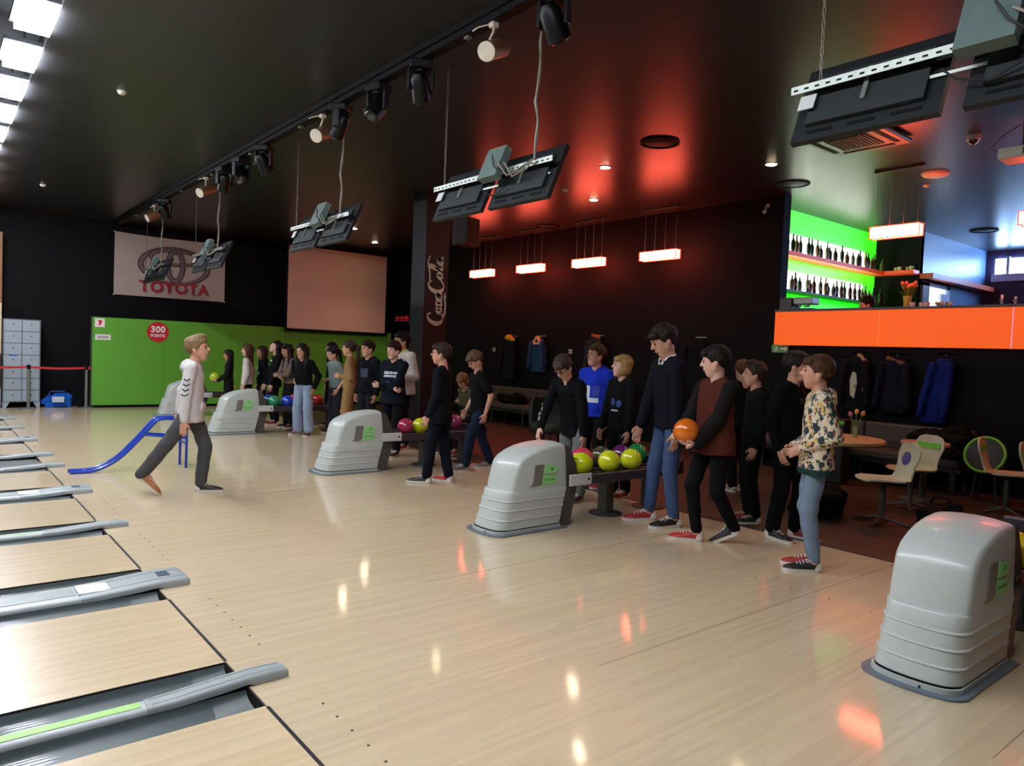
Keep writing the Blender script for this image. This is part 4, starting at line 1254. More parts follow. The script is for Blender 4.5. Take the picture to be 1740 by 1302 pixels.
# ================================================================== ceiling: LED panels, spots, pendants, small fittings
M_GLOW = mat('panel_glow', '#ffffff', 0.5, emit='#eef4ff', es=PANEL_STRENGTH)
M_PFRAME = mat('panel_frame', '#20242a', 0.5)
def make_panel():
    t = thing('light_panel', 'bright white rectangular light panel in the row over the foul line', 'ceiling light', (0, 0, ZC), 0, 'light panels over the foul line')
    f = MB()
    for s in (-1, 1):
        f.box(s * 0.15 - 0.015, s * 0.15 + 0.015, -0.34, 0.34, 0.02, 0.06); f.box(-0.15, 0.15, s * 0.33 - 0.015, s * 0.33 + 0.015, 0.02, 0.06)
    f.box(-0.15, 0.15, -0.33, 0.33, 0.04, 0.06)
    f.build('frame', M_PFRAME, t)
    MB().box(-0.13, 0.13, -0.305, 0.305, -0.045, 0.03).build('diffuser', M_GLOW, t)
    for s in (-1, 1):
        MB().cyl((0, s * 0.25, 0.06), 0.008, 0.14, 6).build('hanger', M_PFRAME, t)
    return t
pn = make_panel()
for k in range(2, 17):
    o = pn if k == 2 else copy_tree(pn)
    o.location = (-0.42, 4.455 - 8 * 1.16 + k * 1.16, ZC)
    o['label'] = '%s white light panel over the foul line, counted from the lockers' % ['first', 'second', 'third', 'fourth', 'fifth', 'sixth', 'seventh', 'eighth', 'ninth', 'tenth', 'eleventh', 'twelfth', 'thirteenth', 'fourteenth', 'fifteenth', 'sixteenth', 'seventeenth'][16 - k]
M_SPOTG = mat('spot_glow', '#ffffff', 0.5, emit='#ffe9bf', es=150.0)
def make_spot():
    t = thing('recessed_spot', 'x', 'ceiling spot', (0, 0, ZC))
    MB().lathe([(0.064, -0.006), (0.09, -0.006), (0.09, 0.0), (0.064, 0.0)], n=24).build('rim', M_PLATE, t, smooth=30)
    MB().cyl((0, 0, -0.01), 0.062, 0.008, 20).build('lens', M_SPOTG, t)
    return t
sp = make_spot()
spots = [(6.36, 4.32, 'above the wall pendants, the first of two in line'), (7.78, 5.94, 'above the wall pendants, the second of two in line'), (7.74, 2.55, 'at the corner of the black wall by the bar'), (6.44, 12.2, 'over the projection screen, first of two'), (7.78, 13.7, 'over the projection screen, second of two'), (6.36, 0.6, 'hidden behind the large dark monitors'), (6.36, 8.2, 'behind the column'), (6.36, -3.0, 'over the lone ball return seats')]
for i, (xx, yy, wd) in enumerate(spots):
    o = sp if i == 0 else copy_tree(sp)
    o.location = (xx, yy, ZC); o['label'] = 'small bright recessed ceiling spot ' + wd; o['group'] = 'recessed ceiling spots'
    li = bpy.data.lights.new('spot_light', 'SPOT'); li.energy = DOWN_STRENGTH * 1.1; li.color = (1, 0.86, 0.66); li.spot_size = R_(100); li.spot_blend = 0.6; li.shadow_soft_size = 0.05
    lo_ = bpy.data.objects.new('spot_light', li); col.objects.link(lo_); lo_.parent = o; lo_.location = (0, 0, -0.03)
# pendants of glowing red acrylic
M_PEND = mat('pendant_glow', '#ff5030', 0.3, emit='#ff5f48', es=LAMP_STRENGTH)
M_PENDF = mat('pendant_red_frame', '#d43a1c', 0.3, emit='#ff2a0c', es=2.2)
def make_pendant(ln):
    t = thing('pendant_lamp', 'x', 'pendant lamp', (0, 0, 3.4))
    MB().bbox(-0.055, 0.055, -ln / 2, ln / 2, -0.075, 0.075, 0.012).build('shade', M_PEND, t)
    f = MB()
    for sx in (-1, 1):
        for sz in (-1, 1):
            f.box(sx * 0.06 - 0.005, sx * 0.06 + 0.005, -ln / 2 - 0.01, ln / 2 + 0.01, sz * 0.08 - 0.005, sz * 0.08 + 0.005)
    for sy_ in (-1, 1):
        for sx in (-1, 1):
            f.box(sx * 0.06 - 0.005, sx * 0.06 + 0.005, sy_ * (ln / 2 + 0.004) - 0.005, sy_ * (ln / 2 + 0.004) + 0.005, -0.085, 0.085)
    f.build('frame', M_PENDF, t)
    MB().bbox(-0.03, 0.03, -ln / 2, ln / 2, ZC - 3.4 - 0.035, ZC - 3.4, 0.005).build('ceiling_rose', M_DARKGREY, t)
    for k in range(4):
        yy = -ln * 0.42 + k * ln * 0.28
        MB().cyl((0, yy, 0.08), 0.0025, ZC - 3.4 - 0.11, 5).build('wire', M_STEEL, t)
    return t
pl = [make_pendant(0.82), make_pendant(0.64)]
for i, (yy, k, wd) in enumerate([(10.72, 0, 'nearest the white script lettering'), (8.98, 0, 'second along the black wall from the lettered column'), (7.23, 0, 'third along the black wall from the lettered column'), (5.46, 0, 'fourth along the black wall from the lettered column'), (1.42, 1, 'over the orange bar front'), (-0.33, 1, 'over the far stretch of the bar'), (-2.1, 1, 'past the bar front, farthest from the wall')]):
    first = (k == 0 and i == 0) or (k == 1 and i == 4)
    o = pl[k] if first else copy_tree(pl[k])
    o.location = (9.0, yy, 3.4); o['label'] = 'long glowing red box pendant lamp, ' + wd; o['group'] = 'red pendant lamps'
# detectors, grilles and speakers set in the ceiling
def detector(x, y, wd):
    t = thing('smoke_detector', 'small round white smoke detector ' + wd, 'smoke detector', (x, y, ZC), 0, 'smoke detectors')
    MB().lathe([(0.0, 0.0), (0.05, 0.0), (0.05, -0.012), (0.0, -0.012)], n=18).build('base', M_PLATE, t, smooth=40)
    MB().lathe([(0.0, -0.012), (0.042, -0.012), (0.03, -0.035), (0.0, -0.04)], n=18).build('chamber', M_CANF, t, smooth=40)
detector(0.526, 5.99, 'on the ceiling beside the light panels'); detector(0.524, 12.56, 'on the ceiling towards the far wall'); detector(6.94, 5.75, 'between the two ceiling spots'); detector(10.2, 1.55, 'over the bar pendant')
def grille(x, y, wd, r=0.24):
    t = thing('ceiling_speaker', 'round dark ceiling speaker grille ' + wd, 'ceiling speaker', (x, y, ZC), 0, 'round grilles in the ceiling')
    MB().lathe([(r * 0.86, 0.0), (r, 0.0), (r, -0.018), (r * 0.86, -0.018)], n=28).build('rim', M_BLACK, t, smooth=40)
    MB().lathe([(0.0, 0.0), (r * 0.86, 0.0), (r * 0.8, -0.01), (0.0, -0.014)], n=28).build('grille', mat('grille_dark', '#141416', 0.6), t, smooth=40)
grille(5.95, 2.99, 'near the monitors with beige cables'); grille(9.0, 8.46, 'close to the black wall top'); grille(8.9, 2.9, 'at the corner of the bar opening'); grille(14.5, 2.2, 'before the pale blue wall')
disc = thing('ceiling_disc_light', 'unlit white disc lamp on the ceiling beside the bar pendant', 'ceiling light', (9.6, 1.2, ZC))
MB().lathe([(0.0, 0.0), (0.16, 0.0), (0.16, -0.03), (0.13, -0.045), (0.0, -0.05)], n=28).build('diffuser', M_CANF, disc, smooth=40)
MB().lathe([(0.16, 0.0), (0.175, 0.0), (0.175, -0.012), (0.16, -0.012)], n=28).build('rim', M_PLATE, disc)
# air conditioning cassette
ac = thing('air_conditioner', 'square ceiling cassette air conditioner with dark central grille', 'air conditioner', (7.28, 1.2, ZC - 0.02), R_(0))
MB().bbox(-0.46, 0.46, -0.46, 0.46, -0.05, 0, 0.015).build('panel', mat('cassette_grey', '#5a5d5d', 0.35), ac)
acg = MB().box(-0.24, 0.24, -0.24, 0.24, -0.056, -0.05).build('grille', mat('grille_dark', '#141416', 0.6), ac)
for k in range(11):
    MB().box(-0.24, 0.24, -0.225 + k * 0.045 - 0.006, -0.225 + k * 0.045 + 0.006, -0.064, -0.056).build('slat', mat('slat_grey', '#4a4d4e', 0.5), acg)
for s in (-1, 1):
    MB().box(-0.3, 0.3, s * 0.36 - 0.03, s * 0.36 + 0.03, -0.055, -0.05).build('louver', M_BLACK, ac)
    MB().box(s * 0.36 - 0.03, s * 0.36 + 0.03, -0.3, 0.3, -0.055, -0.05).build('louver', M_BLACK, ac)
# dome camera, bullet camera, projector, wall loudspeaker
dc = thing('dome_camera', 'small white dome security camera on the ceiling', 'camera', (8.15, 0.25, ZC))
MB().lathe([(0.0, 0.0), (0.075, 0.0), (0.075, -0.05), (0.0, -0.05)], n=20).build('housing', M_PLATE, dc, smooth=40)
MB().lathe([(0.0, -0.05), (0.055, -0.05), (0.045, -0.085), (0.02, -0.105), (0.0, -0.108)], n=20).build('dome', M_LENS, dc, smooth=60)
bc = thing('bullet_camera', 'little white bullet camera at the corner of the black wall', 'camera', (W - 0.02, 3.62, 4.1))
MB().cyl((0, 0, 0), 0.03, 0.03, 12, (-1, 0, 0)).build('mount', M_PLATE, bc); MB().tube([(-0.03, 0, 0), (-0.08, 0, -0.02), (-0.08, 0, -0.07)], 0.01, 6).build('arm', M_PLATE, bc)
MB().lathe([(0.0, -0.06), (0.028, -0.06), (0.028, 0.06), (0.0, 0.06)], (-0.09, 0, -0.1), 12, (-0.8, -0.3, -0.4)).build('body', M_PLATE, bc)
pj = thing('projector', 'pale projector hung under the ceiling near the bar', 'projector', (8.0, -0.3, ZC))
MB().bbox(-0.17, 0.17, -0.2, 0.2, -0.4, -0.28, 0.015).build('case', M_PLATE, pj)
MB().cyl((0, 0, -0.28), 0.025, 0.28, 10).build('mount_pole', M_DARKGREY, pj)
for k in range(5):
    MB().box(-0.173, -0.169, -0.17 + k * 0.03, -0.155 + k * 0.03, -0.375, -0.305).build('vent', M_DARKGREY, pj)
MB().cyl((0.17, 0.06, -0.34), 0.04, 0.03, 16, 'x').build('lens', M_LENS, pj)
MB().tube([(-0.05, 0.19, -0.3), (-0.06, 0.3, -0.24), (-0.04, 0.2, -0.12), (0, 0.05, -0.02)], 0.006, 6).build('lead', M_BLKC, pj, smooth=60)
ls = thing('loudspeaker', 'dark brown box loudspeaker hung beside the column under the ceiling', 'loudspeaker', (6.55, 7.95, 3.79), R_(20))
MB().bbox(-0.2, 0.2, -0.17, 0.17, -0.3, 0.2, 0.02).build('cabinet', mat('speaker_brown', '#3a3027', 0.6), ls)
MB().box(-0.17, 0.17, -0.176, -0.17, -0.27, 0.17).build('front_cloth', mat('speaker_cloth', '#33302b', 0.9), ls)
MB().cyl((0, 0, 0.2), 0.02, ZC - 3.79 - 0.2, 8).build('hanger', M_BLACK, ls)
# white script lettering up the column: two looping words and a swash
sgn = thing('script_sign', 'white flowing script lettering running up the black column', 'lettering sign', (0, cy0 - 0.012, 0))
M_SCR = mat('script_white', '#cfc6b4', 0.5)
def script(name, strokes, wid):
    """strokes in letter space (x along the words, y across), laid up the column face"""
    xr_, w0 = cx1 - 0.045, 0.40
    for st in strokes:
        pts, ws = [], []
        n = len(st)
        for i in range(n - 1):
            p0, p1, p2, p3 = st[max(i - 1, 0)], st[i], st[i + 1], st[min(i + 2, n - 1)]
            for k in range(6):
                u_ = k / 6
                f = lambda a, b, c, d: 0.5 * (2 * b + (c - a) * u_ + (2 * a - 5 * b + 4 * c - d) * u_ ** 2 + (3 * b - a - 3 * c + d) * u_ ** 3)
                pts.append((f(p0[0], p1[0], p2[0], p3[0]), f(p0[1], p1[1], p2[1], p3[1]))); ws.append(p1[2] + (p2[2] - p1[2]) * u_)
        pts.append(st[-1][:2]); ws.append(st[-1][2])
        L_, Rr = [], []
        for i, p in enumerate(pts):
            a = pts[max(i - 1, 0)]; b = pts[min(i + 1, len(pts) - 1)]
            dx, dy = b[0] - a[0], b[1] - a[1]; l_ = math.hypot(dx, dy) or 1
            nx_, ny_ = -dy / l_, dx / l_
            h = ws[i] * wid
            L_.append((p[0] + nx_ * h, p[1] + ny_ * h)); Rr.append((p[0] - nx_ * h, p[1] - ny_ * h))
        mb = MB()
        to = lambda q, dz: (xr_ - q[1] * w0 * 0.9 - 0.0, dz, 1.99 + q[0] * 1.18)
        v, f_ = [], []
        m_ = len(pts)
        for dz in (0, 0.01):
            v += [to(q, dz) for q in L_] + [to(q, dz) for q in Rr]
        for i in range(m_ - 1):
            f_ += [(i, i + 1, m_ + i + 1, m_ + i), (2 * m_ + i, 3 * m_ + i, 3 * m_ + i + 1, 2 * m_ + i + 1), (i, 2 * m_ + i, 2 * m_ + i + 1, i + 1), (m_ + i, m_ + i + 1, 3 * m_ + i + 1, 3 * m_ + i)]
        f_ += [(0, m_, 3 * m_, 2 * m_), (m_ - 1, 3 * m_ - 1, 4 * m_ - 1, 2 * m_ - 1)]
        mb.add(v, f_).build(name, M_SCR, sgn)
# letters: C o c a (hyphen) C o l a, y: 0 = baseline side (towards the wall), 1 = letter tops
big = lambda x: [(x + .15, .80, .5), (x + .11, .98, 1), (x + .04, .85, 1.5), (x + .0, .5, 1.8), (x + .03, .2, 1.5), (x + .1, .13, 1.1), (x + .17, .3, .7)]
oo = lambda x, s=1: [(x + .04, .52, 1), (x + .005, .36, 1.4), (x + .03, .2, 1.2), (x + .075, .28, 1.2), (x + .08, .45, 1.2), (x + .04, .52, 1)]
cc_ = lambda x: [(x + .075, .46, 1), (x + .04, .53, 1.2), (x + .005, .36, 1.4), (x + .03, .2, 1.2), (x + .085, .28, .8)]
aa = lambda x: [(x + .08, .5, 1.1), (x + .035, .52, 1.2), (x + .005, .34, 1.4), (x + .03, .2, 1.2), (x + .075, .34, 1), (x + .085, .52, 1.2), (x + .08, .24, 1.3), (x + .12, .24, .7)]
ll = [(.76, .3, .8), (.83, .7, 1.1), (.845, .92, .9), (.815, .9, 1), (.79, .5, 1.3), (.80, .22, 1.2), (.85, .27, .7)]
script('letter', [big(0.02), oo(.17), cc_(.265), aa(.35)], 0.018)
script('letter', [big(0.47), oo(.66), ll, aa(.86)], 0.018)
script('hyphen', [[(.455, .42, 1.2), (.475, .46, 1.2)]], 0.018)
script('swash', [[(.10, .13, 1.0), (.18, .02, 1.6), (.30, .0, 1.8), (.42, .08, 1.2), (.40, .0, .8), (.47, .03, .4)], [(.56, .95, 1.2), (.66, .9, 1.6), (.78, .95, 1.4), (.88, 1.02, 1.0), (.97, .92, .4)]], 0.016)
# ================================================================== bar
M_ORANGE = mat('orange_panel', '#8a2c00', 0.45, var=0.03, emit='#ff6000', es=0.82)
M_SHELFO = mat('orange_shelf', '#c8502c', 0.45, emit='#ff4a20', es=0.3)  # faint emission put into the colour so the shelf boards look brightly lit
bar = thing('bar_counter', 'long bright orange bar front with a dark top, raised above the coats', 'bar counter', (9.3, 3.32, 1.86))
for k in range(7):
    y1_ = -k * 1.617; y0_ = y1_ - 1.61
    MB().box(0, 0.12, y0_, y1_ - 0.004, 0.0, 0.515).build('panel', M_ORANGE, bar)
    if k < 6:
        MB().box(0.003, 0.1, y0_ - 0.007, y0_ - 0.0005, 0.0, 0.51).build('joint_strip', mat('pink_strip', '#ff9ac8', 0.4, emit='#ff7fc0', es=1.3) if k == 1 else mat('pale_orange_strip', '#ff9040', 0.4, emit='#ff7a20', es=0.8), bar)
MB().box(-0.02, 0.5, -11.4, 0.0, 0.516, 0.55).build('counter_top', mat('counter_dark', '#3a2018', 0.35), bar)
# shelving on the lit wall
def shelf(name, lab, x0, x1, y0, y1, z, th, m, strip=True):
    t = thing(name, lab, 'shelf', (x0, y1, z))
    MB().box(0, x1 - x0, y0 - y1, 0, 0, th).build('board', m, t)
    if strip:
        MB().box(0.45, x1 - x0 - 0.55, -0.05, -0.03, th, th + 0.03).build('light_strip', mat('shelf_strip', '#ffffff', 0.4, emit='#f4fff4', es=70.0), t)
        MB().box(0.55, x1 - x0 - 0.5, -0.022, -0.004, th + 0.03, th + 0.36).build('glow_panel', mat('shelf_glow_panel', '#ffffff', 0.5, emit='#f2fff2', es=2.2), t)  # glowing sheet added to give the white glow behind the bottles
    return t
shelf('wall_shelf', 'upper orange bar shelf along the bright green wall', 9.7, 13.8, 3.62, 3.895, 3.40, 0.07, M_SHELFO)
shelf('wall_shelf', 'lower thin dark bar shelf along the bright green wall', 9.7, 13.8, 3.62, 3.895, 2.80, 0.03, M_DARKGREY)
t = thing('wall_shelf', 'orange shelf edge across the dark return wall', 'shelf', (13.6, 3.05, 3.40)); MB().box(0, 0.25, 0, 0.55, 0, 0.07).build('board', M_SHELFO, t)
t = thing('wall_shelf', 'long coral shelf along the pale blue wall', 'shelf', (13.86, 2.8, 3.32)); MB().box(0, 3.4, 0, 0.245, 0, 0.1).build('board', mat('coral_shelf', '#d4604a', 0.45), t)
BOT = [MB().lathe([(0.0, 0), (0.036, 0), (0.038, 0.01), (0.038, 0.16), (0.03, 0.195), (0.014, 0.225), (0.013, 0.29), (0.016, 0.295), (0.016, 0.31), (0.0, 0.31)], n=10).mesh('bottle', 50),
       MB().lathe([(0.0, 0), (0.042, 0), (0.043, 0.12), (0.03, 0.17), (0.014, 0.19), (0.014, 0.24), (0.0, 0.245)], n=10).mesh('bottle', 50)]
bcol = ['#1d2b1a', '#3a1f12', '#20242a', '#5a4a1c', '#123018', '#46301a', '#6a6f62']
random.seed(11)
for row, (zz, cnt) in enumerate(((3.47, 24), (2.83, 24))):
    for k in range(cnt):
        c_ = random.choice(bcol)
        ci = bcol.index(c_)
        cw_ = ['dark green', 'brown', 'black', 'amber', 'deep green', 'rum brown', 'pale'][ci]
        si = random.randint(0, 1)
        link('bottle', BOT[si], mat('glass_' + c_.strip('#'), c_, 0.15, coat=0.3), None, '%s %s bottle standing on the %s bar shelf' % (['tall', 'squat'][si], cw_, ['upper', 'lower'][row]), 'bottle', 'bottles on the bar shelves', None, (9.85 + k * 0.163 + random.uniform(-.03, .03), 3.70 + random.uniform(-.04, .03), zz))
CUP = MB().lathe([(0.0, 0), (0.03, 0), (0.042, 0.075), (0.038, 0.075), (0.028, 0.008), (0.0, 0.008)], n=12).mesh('cup', 50)
for k in range(4):
    link('cup', CUP, mat('cup_pale_green', '#c6d69a', 0.4), None, 'pale green cup in the little row by the shelf corner', 'cup', 'cups by the shelf corner', None, (13.66 + (k % 2) * 0.1, 3.12 + k * 0.11, 3.47))
# things on the counter
ZT = 2.41
cm = thing('coffee_machine', 'dark coffee machine with a pale front and steel group heads on the bar', 'coffee machine', (9.58, 3.1, ZT))
MB().bbox(-0.12, 0.16, 0.05, 0.28, 0.0, 0.2, 0.012).build('body', M_DARKGREY, cm)
MB().bbox(-0.1, 0.14, -0.28, 0.03, 0.09, 0.2, 0.015).build('boiler', M_STEEL, cm)
MB().box(-0.1, 0.14, -0.28, 0.03, 0.0, 0.03).build('drip_tray', M_BLACK, cm)
for k in range(2):
    g = MB().cyl((-0.06, -0.06 - k * 0.14, 0.05), 0.025, 0.05, 12).build('group_head', M_STEEL, cm)
    MB().tube([(-0.08, -0.06 - k * 0.14, 0.06), (-0.17, -0.06 - k * 0.14, 0.05)], 0.01, 6).build('handle', M_BLACK, g)
def tulips(name, label, loc, n, cols, h, spread, vase_m, vh=0.16, vr=0.045, leafc='#5f7a2a'):
    t = thing(name, label, 'flower vase', loc)
    MB().lathe([(0.0, 0), (vr * 0.7, 0), (vr * 0.8, 0.01), (vr * 0.75, vh * 0.5), (vr, vh), (vr * 0.92, vh), (vr * 0.68, vh * 0.5), (vr * 0.7, 0.015), (0.0, 0.015)], n=16).build('vase', vase_m, t, smooth=50)
    random.seed(n * 7)
    for k in range(n):
        a = 2 * math.pi * k / n + 0.4; s_ = spread * (0.5 + 0.5 * random.random())
        top_ = Vector((s_ * math.cos(a), s_ * math.sin(a), h * (0.85 + 0.2 * random.random())))
        st_ = MB().tube([(0.01 * math.cos(a), 0.01 * math.sin(a), 0.02), (0.3 * top_.x, 0.3 * top_.y, top_.z * 0.55), top_], 0.0045, 5).build('stem', mat('stem_green', '#6f8f34', 0.5), t, smooth=60)
        d = (top_ - Vector((0.3 * top_.x, 0.3 * top_.y, top_.z * 0.55))).normalized()
        MB().lathe([(0.0, -0.005), (0.018, 0.005), (0.026, 0.025), (0.022, 0.045), (0.008, 0.062), (0.0, 0.064)], top_, 9, d).build('flower', mat('tulip_' + cols[k % len(cols)].strip('#'), cols[k % len(cols)], 0.5), st_, smooth=60)
        q = Vector((math.cos(a + 0.6), math.sin(a + 0.6), 0))
        b0, b1, b2 = q * 0.015 + Vector((0, 0, vh * 0.6)), q * spread * 0.6 + Vector((0, 0, h * 0.55)), q * spread * 1.25 + Vector((0, 0, h * (0.72 + .15 * random.random())))
        sd = q.cross(Vector((0, 0, 1))) * 0.014
        MB().add([b0 - sd * .4, b0 + sd * .4, b1 + sd, b1 - sd, b2, b0 + q * .003, b1 + q * .003, b2 + q * .003], [(0, 1, 2, 3), (3, 2, 4), (5, 6, 2, 1), (5, 0, 3, 6), (6, 7, 2), (6, 3, 7)]).build('leaf', mat('leaf_' + leafc.strip('#'), leafc, 0.5), st_)
    return t
tulips('tulip_vase', 'pale vase of orange tulips standing on the bar counter', (9.58, 1.46, ZT), 9, ['#e28a4a', '#d8744a', '#e6a45c'], 0.31, 0.09, mat('vase_yellow', '#a8a63a', 0.35), 0.17, 0.06)
pw = MB()
t = thing('paper_cup_set', 'small white cups standing beside the tulip vase on the bar', 'cups', (9.58, 1.28, ZT))
for k in range(3):
    link('cup', CUP, M_PLATE, t, loc=(random.uniform(-.05, .05), -0.09 + k * 0.09, 0))
fb = thing('flower_bowl', 'low bowl of small blossoms on the bar counter', 'flower bowl', (9.6, 1.0, ZT))
MB().lathe([(0.0, 0), (0.05, 0), (0.085, 0.03), (0.08, 0.03), (0.045, 0.006), (0.0, 0.006)], n=16).build('bowl', M_PLATE, fb, smooth=50)
random.seed(5)
for k in range(9):
    c_ = (random.uniform(-.06, .06), random.uniform(-.09, .09), 0.045 + random.uniform(0, .02))
    o = link('blossom', ELL, mat('blossom_%d' % (k % 3), ['#c77a54', '#7a8f4c', '#d8b49a'][k % 3], 0.6), fb); o.matrix_basis = Matrix.Translation(c_) @ Matrix.Scale(0.022, 4)
for k, yy in enumerate((0.31, 0.16)):
    t = thing('beer_tap', ['taller white tap handle on the bar by the pink strip', 'shorter white tap handle on the bar by the pink strip'][k], 'beer tap', (9.6, yy, ZT))
    MB().lathe([(0.0, 0), (0.03, 0), (0.03, 0.01), (0.014, 0.02), (0.014, 0.09), (0.0, 0.09)], n=12).build('column', M_STEEL, t, smooth=40)
    MB().tube([(0, 0, 0.075), (-0.06, 0, 0.075), (-0.075, 0, 0.05)], 0.009, 8).build('spout', M_STEEL, t, smooth=60)
    MB().lathe([(0.0, 0.09), (0.012, 0.09), (0.018, 0.14 - k * 0.03), (0.0, 0.155 - k * 0.03)], n=10).build('handle', mat('tap_white', '#f2f2ee', 0.3), t, smooth=50)
exs = thing('exit_sign', 'small green exit sign with white arrow under the orange bar', 'exit sign', (9.42, 3.27, 1.80))
MB().box(-0.02, 0, -0.14, 0.14, -0.06, 0.06).build('plate', mat('exit_green', '#3f7a4a', 0.4, emit='#5aa060', es=0.12), exs)
ar = MB(); ar.box(-0.024, -0.02, -0.09, -0.01, -0.012, 0.012); ar.prism([(-0.09, -0.04), (-0.13, 0), (-0.09, 0.04)], (-0.024, 0, 0), (0, 1, 0), (0, 0, 1), (0.004, 0, 0))
ar.build('arrow', M_WH, exs)
rn = MB(); rn.box(-0.024, -0.02, 0.04, 0.075, -0.02, 0.02); rn.box(-0.024, -0.02, 0.05, 0.07, 0.024, 0.04); rn.box(-0.024, -0.02, 0.075, 0.095, -0.045, -0.01); rn.box(-0.024, -0.02, 0.03, 0.045, -0.045, -0.01)
rn.build('running_figure', M_WH, exs)
for yy, zz, wd in ((10.73, 1.638, 'by the coat with the yellow scarf'), (8.1, 1.65, 'beside the boy in the blue hoodie')):
    t = thing('wall_socket', 'small square white wall socket ' + wd, 'wall socket', (W, yy, zz), 0, 'wall sockets')
    MB().bbox(-0.012, 0, -0.045, 0.045, -0.045, 0.045, 0.004).build('plate', M_PLATE, t); MB().cyl((-0.012, 0, 0), 0.025, 0.003, 14, (-1, 0, 0)).build('insert', M_DARKGREY, t)

# ================================================================== coats on the wall
def coat(label, y, ztop, length, width, colr, trim=None, trim_col=None, inner=None, lean=0.0, sleeve=True, seed=1):
    t = thing('hanging_coat', label, 'coat', (W - 0.02, y, ztop), 0, 'coats on the wall hooks')
    m = clothmat(colr, rough=0.8)
    def sd(p):
        q = p.copy(); q[:, 1] /= 1.0 + 0.0 * q[:, 2]
        ws = width * (0.55 + 0.45 * np.clip(-p[:, 2] / (0.35 * length), 0, 1))
        k = np.stack([p[:, 0] + 0.075, p[:, 1] - lean * p[:, 2], p[:, 2]], 1)
        d = np.sqrt((k[:, 0] / 0.085) ** 2 + (k[:, 1] / (ws / 2)) ** 2) - 1
        d = d * 0.06
        d = smax(d, p[:, 2] + 0.02, 0.03); d = smax(d, -(p[:, 2] + length), 0.02)
        if sleeve:
            for s in (1, -1):
                d = smin(d, d_cone(k, (-0.08, s * width * 0.36, -0.12), (-0.1, s * width * 0.5, -length * 0.86), 0.055, 0.045), 0.02)
        return d + 0.008 * noise3(p * np.array([1, 1.6, 0.5]), 38, seed)
    ln = abs(lean) * length
    link('coat_body', np_mesh('coat', *mesh_sdf(sd, (-0.25, -width * 0.7 - 0.1 - ln, -length - 0.06), (0.06, width * 0.7 + 0.1 + ln, 0.08), 0.017)), m, t)
    if trim:
        def sf(p):
            d = 9.0
            for (a, b, r1, r2) in trim:
                d = np.minimum(d, d_cone(p, a, b, r1, r2)) if not np.isscalar(d) else d_cone(p, a, b, r1, r2)
            return d + 0.008 * noise3(p, 90, seed + 2)
        pts = np.array([q for a, b, _, _ in trim for q in (a, b)])
        link('fur_collar', np_mesh('collar', *mesh_sdf(sf, pts.min(0) - 0.1, pts.max(0) + 0.1, 0.012)), clothmat(trim_col, var=0.25), t)
    if inner:
        MB().prism([(-width * 0.05, -0.32 * length), (width * 0.08, -0.3 * length), (width * 0.16, -length * 0.45), (width * 0.13, -length * 0.72), (-width * 0.02, -length * 0.78), (-width * 0.1, -length * 0.5)], (-0.168, 0, 0), (0, 1, 0), (0, 0, 1), (0.01, 0, 0)).build('lining', clothmat(inner), t)
    rk_ = MB(); rk_.box(0.0, 0.02, -0.12, 0.12, 0.03, 0.05)
    rk_.tube([(0.0, 0, 0.02), (-0.05, 0, 0.01), (-0.06, 0, 0.04)], 0.006, 6)
    rk_.build('hook', M_STEEL, t)
    return t
coat('black coat with a yellow scarf bundled over its hook', 10.0, 1.92, 0.95, 0.5, '#18191c', [((-0.1, 0.12, 0.0), (-0.13, -0.02, 0.0), 0.05, 0.075), ((-0.13, -0.03, -0.01), (-0.14, -0.16, -0.05), 0.06, 0.05)], '#c79a2e', seed=3)
coat('dark blue denim jacket with peach fur collar on a hook', 9.0, 1.93, 0.75, 0.46, '#24405e', [((-0.12, 0.03, -0.01), (-0.13, 0.13, -0.13), 0.045, 0.04), ((-0.12, -0.0, 0.0), (-0.13, -0.13, -0.13), 0.045, 0.04), ((-0.13, 0.13, -0.13), (-0.14, -0.13, -0.13), 0.035, 0.035)], '#d8a67c', seed=5)
coat('dark coat with brown fur trim behind the boy in the blue hoodie', 7.27, 1.95, 0.8, 0.4, '#2a2a30', [((-0.12, 0.06, 0.03), (-0.12, -0.1, 0.0), 0.035, 0.045)], '#8a5a34', inner='#b8ae9c', seed=7)
coat('long black coat hanging behind the tall boy in navy', 4.8, 1.93, 1.07, 0.55, '#141417', seed=9)
coat('black jacket with white lining and brown sleeve trim beside the bar wall', 1.99, 1.73, 0.8, 0.4, '#131317', [((-0.12, 0.17, -0.1), (-0.14, 0.19, -0.33), 0.035, 0.03), ((-0.1, -0.02, 0.0), (-0.13, -0.15, -0.12), 0.03, 0.035), ((-0.13, -0.15, -0.12), (-0.14, -0.12, -0.5), 0.03, 0.02)], '#8f7a62', inner='#b9b39a', seed=11)
coat('dark navy coat with tan fur edge beside the white-lined jacket', 1.46, 1.72, 0.8, 0.44, '#12142a', [((-0.12, 0.1, -0.02), (-0.14, -0.14, -0.1), 0.03, 0.028)], '#6a4a38', seed=13)
coat('bright blue jacket hanging slack beneath the bar', 0.84, 1.74, 0.9, 0.3, '#0d1f66', lean=-0.12, seed=15)

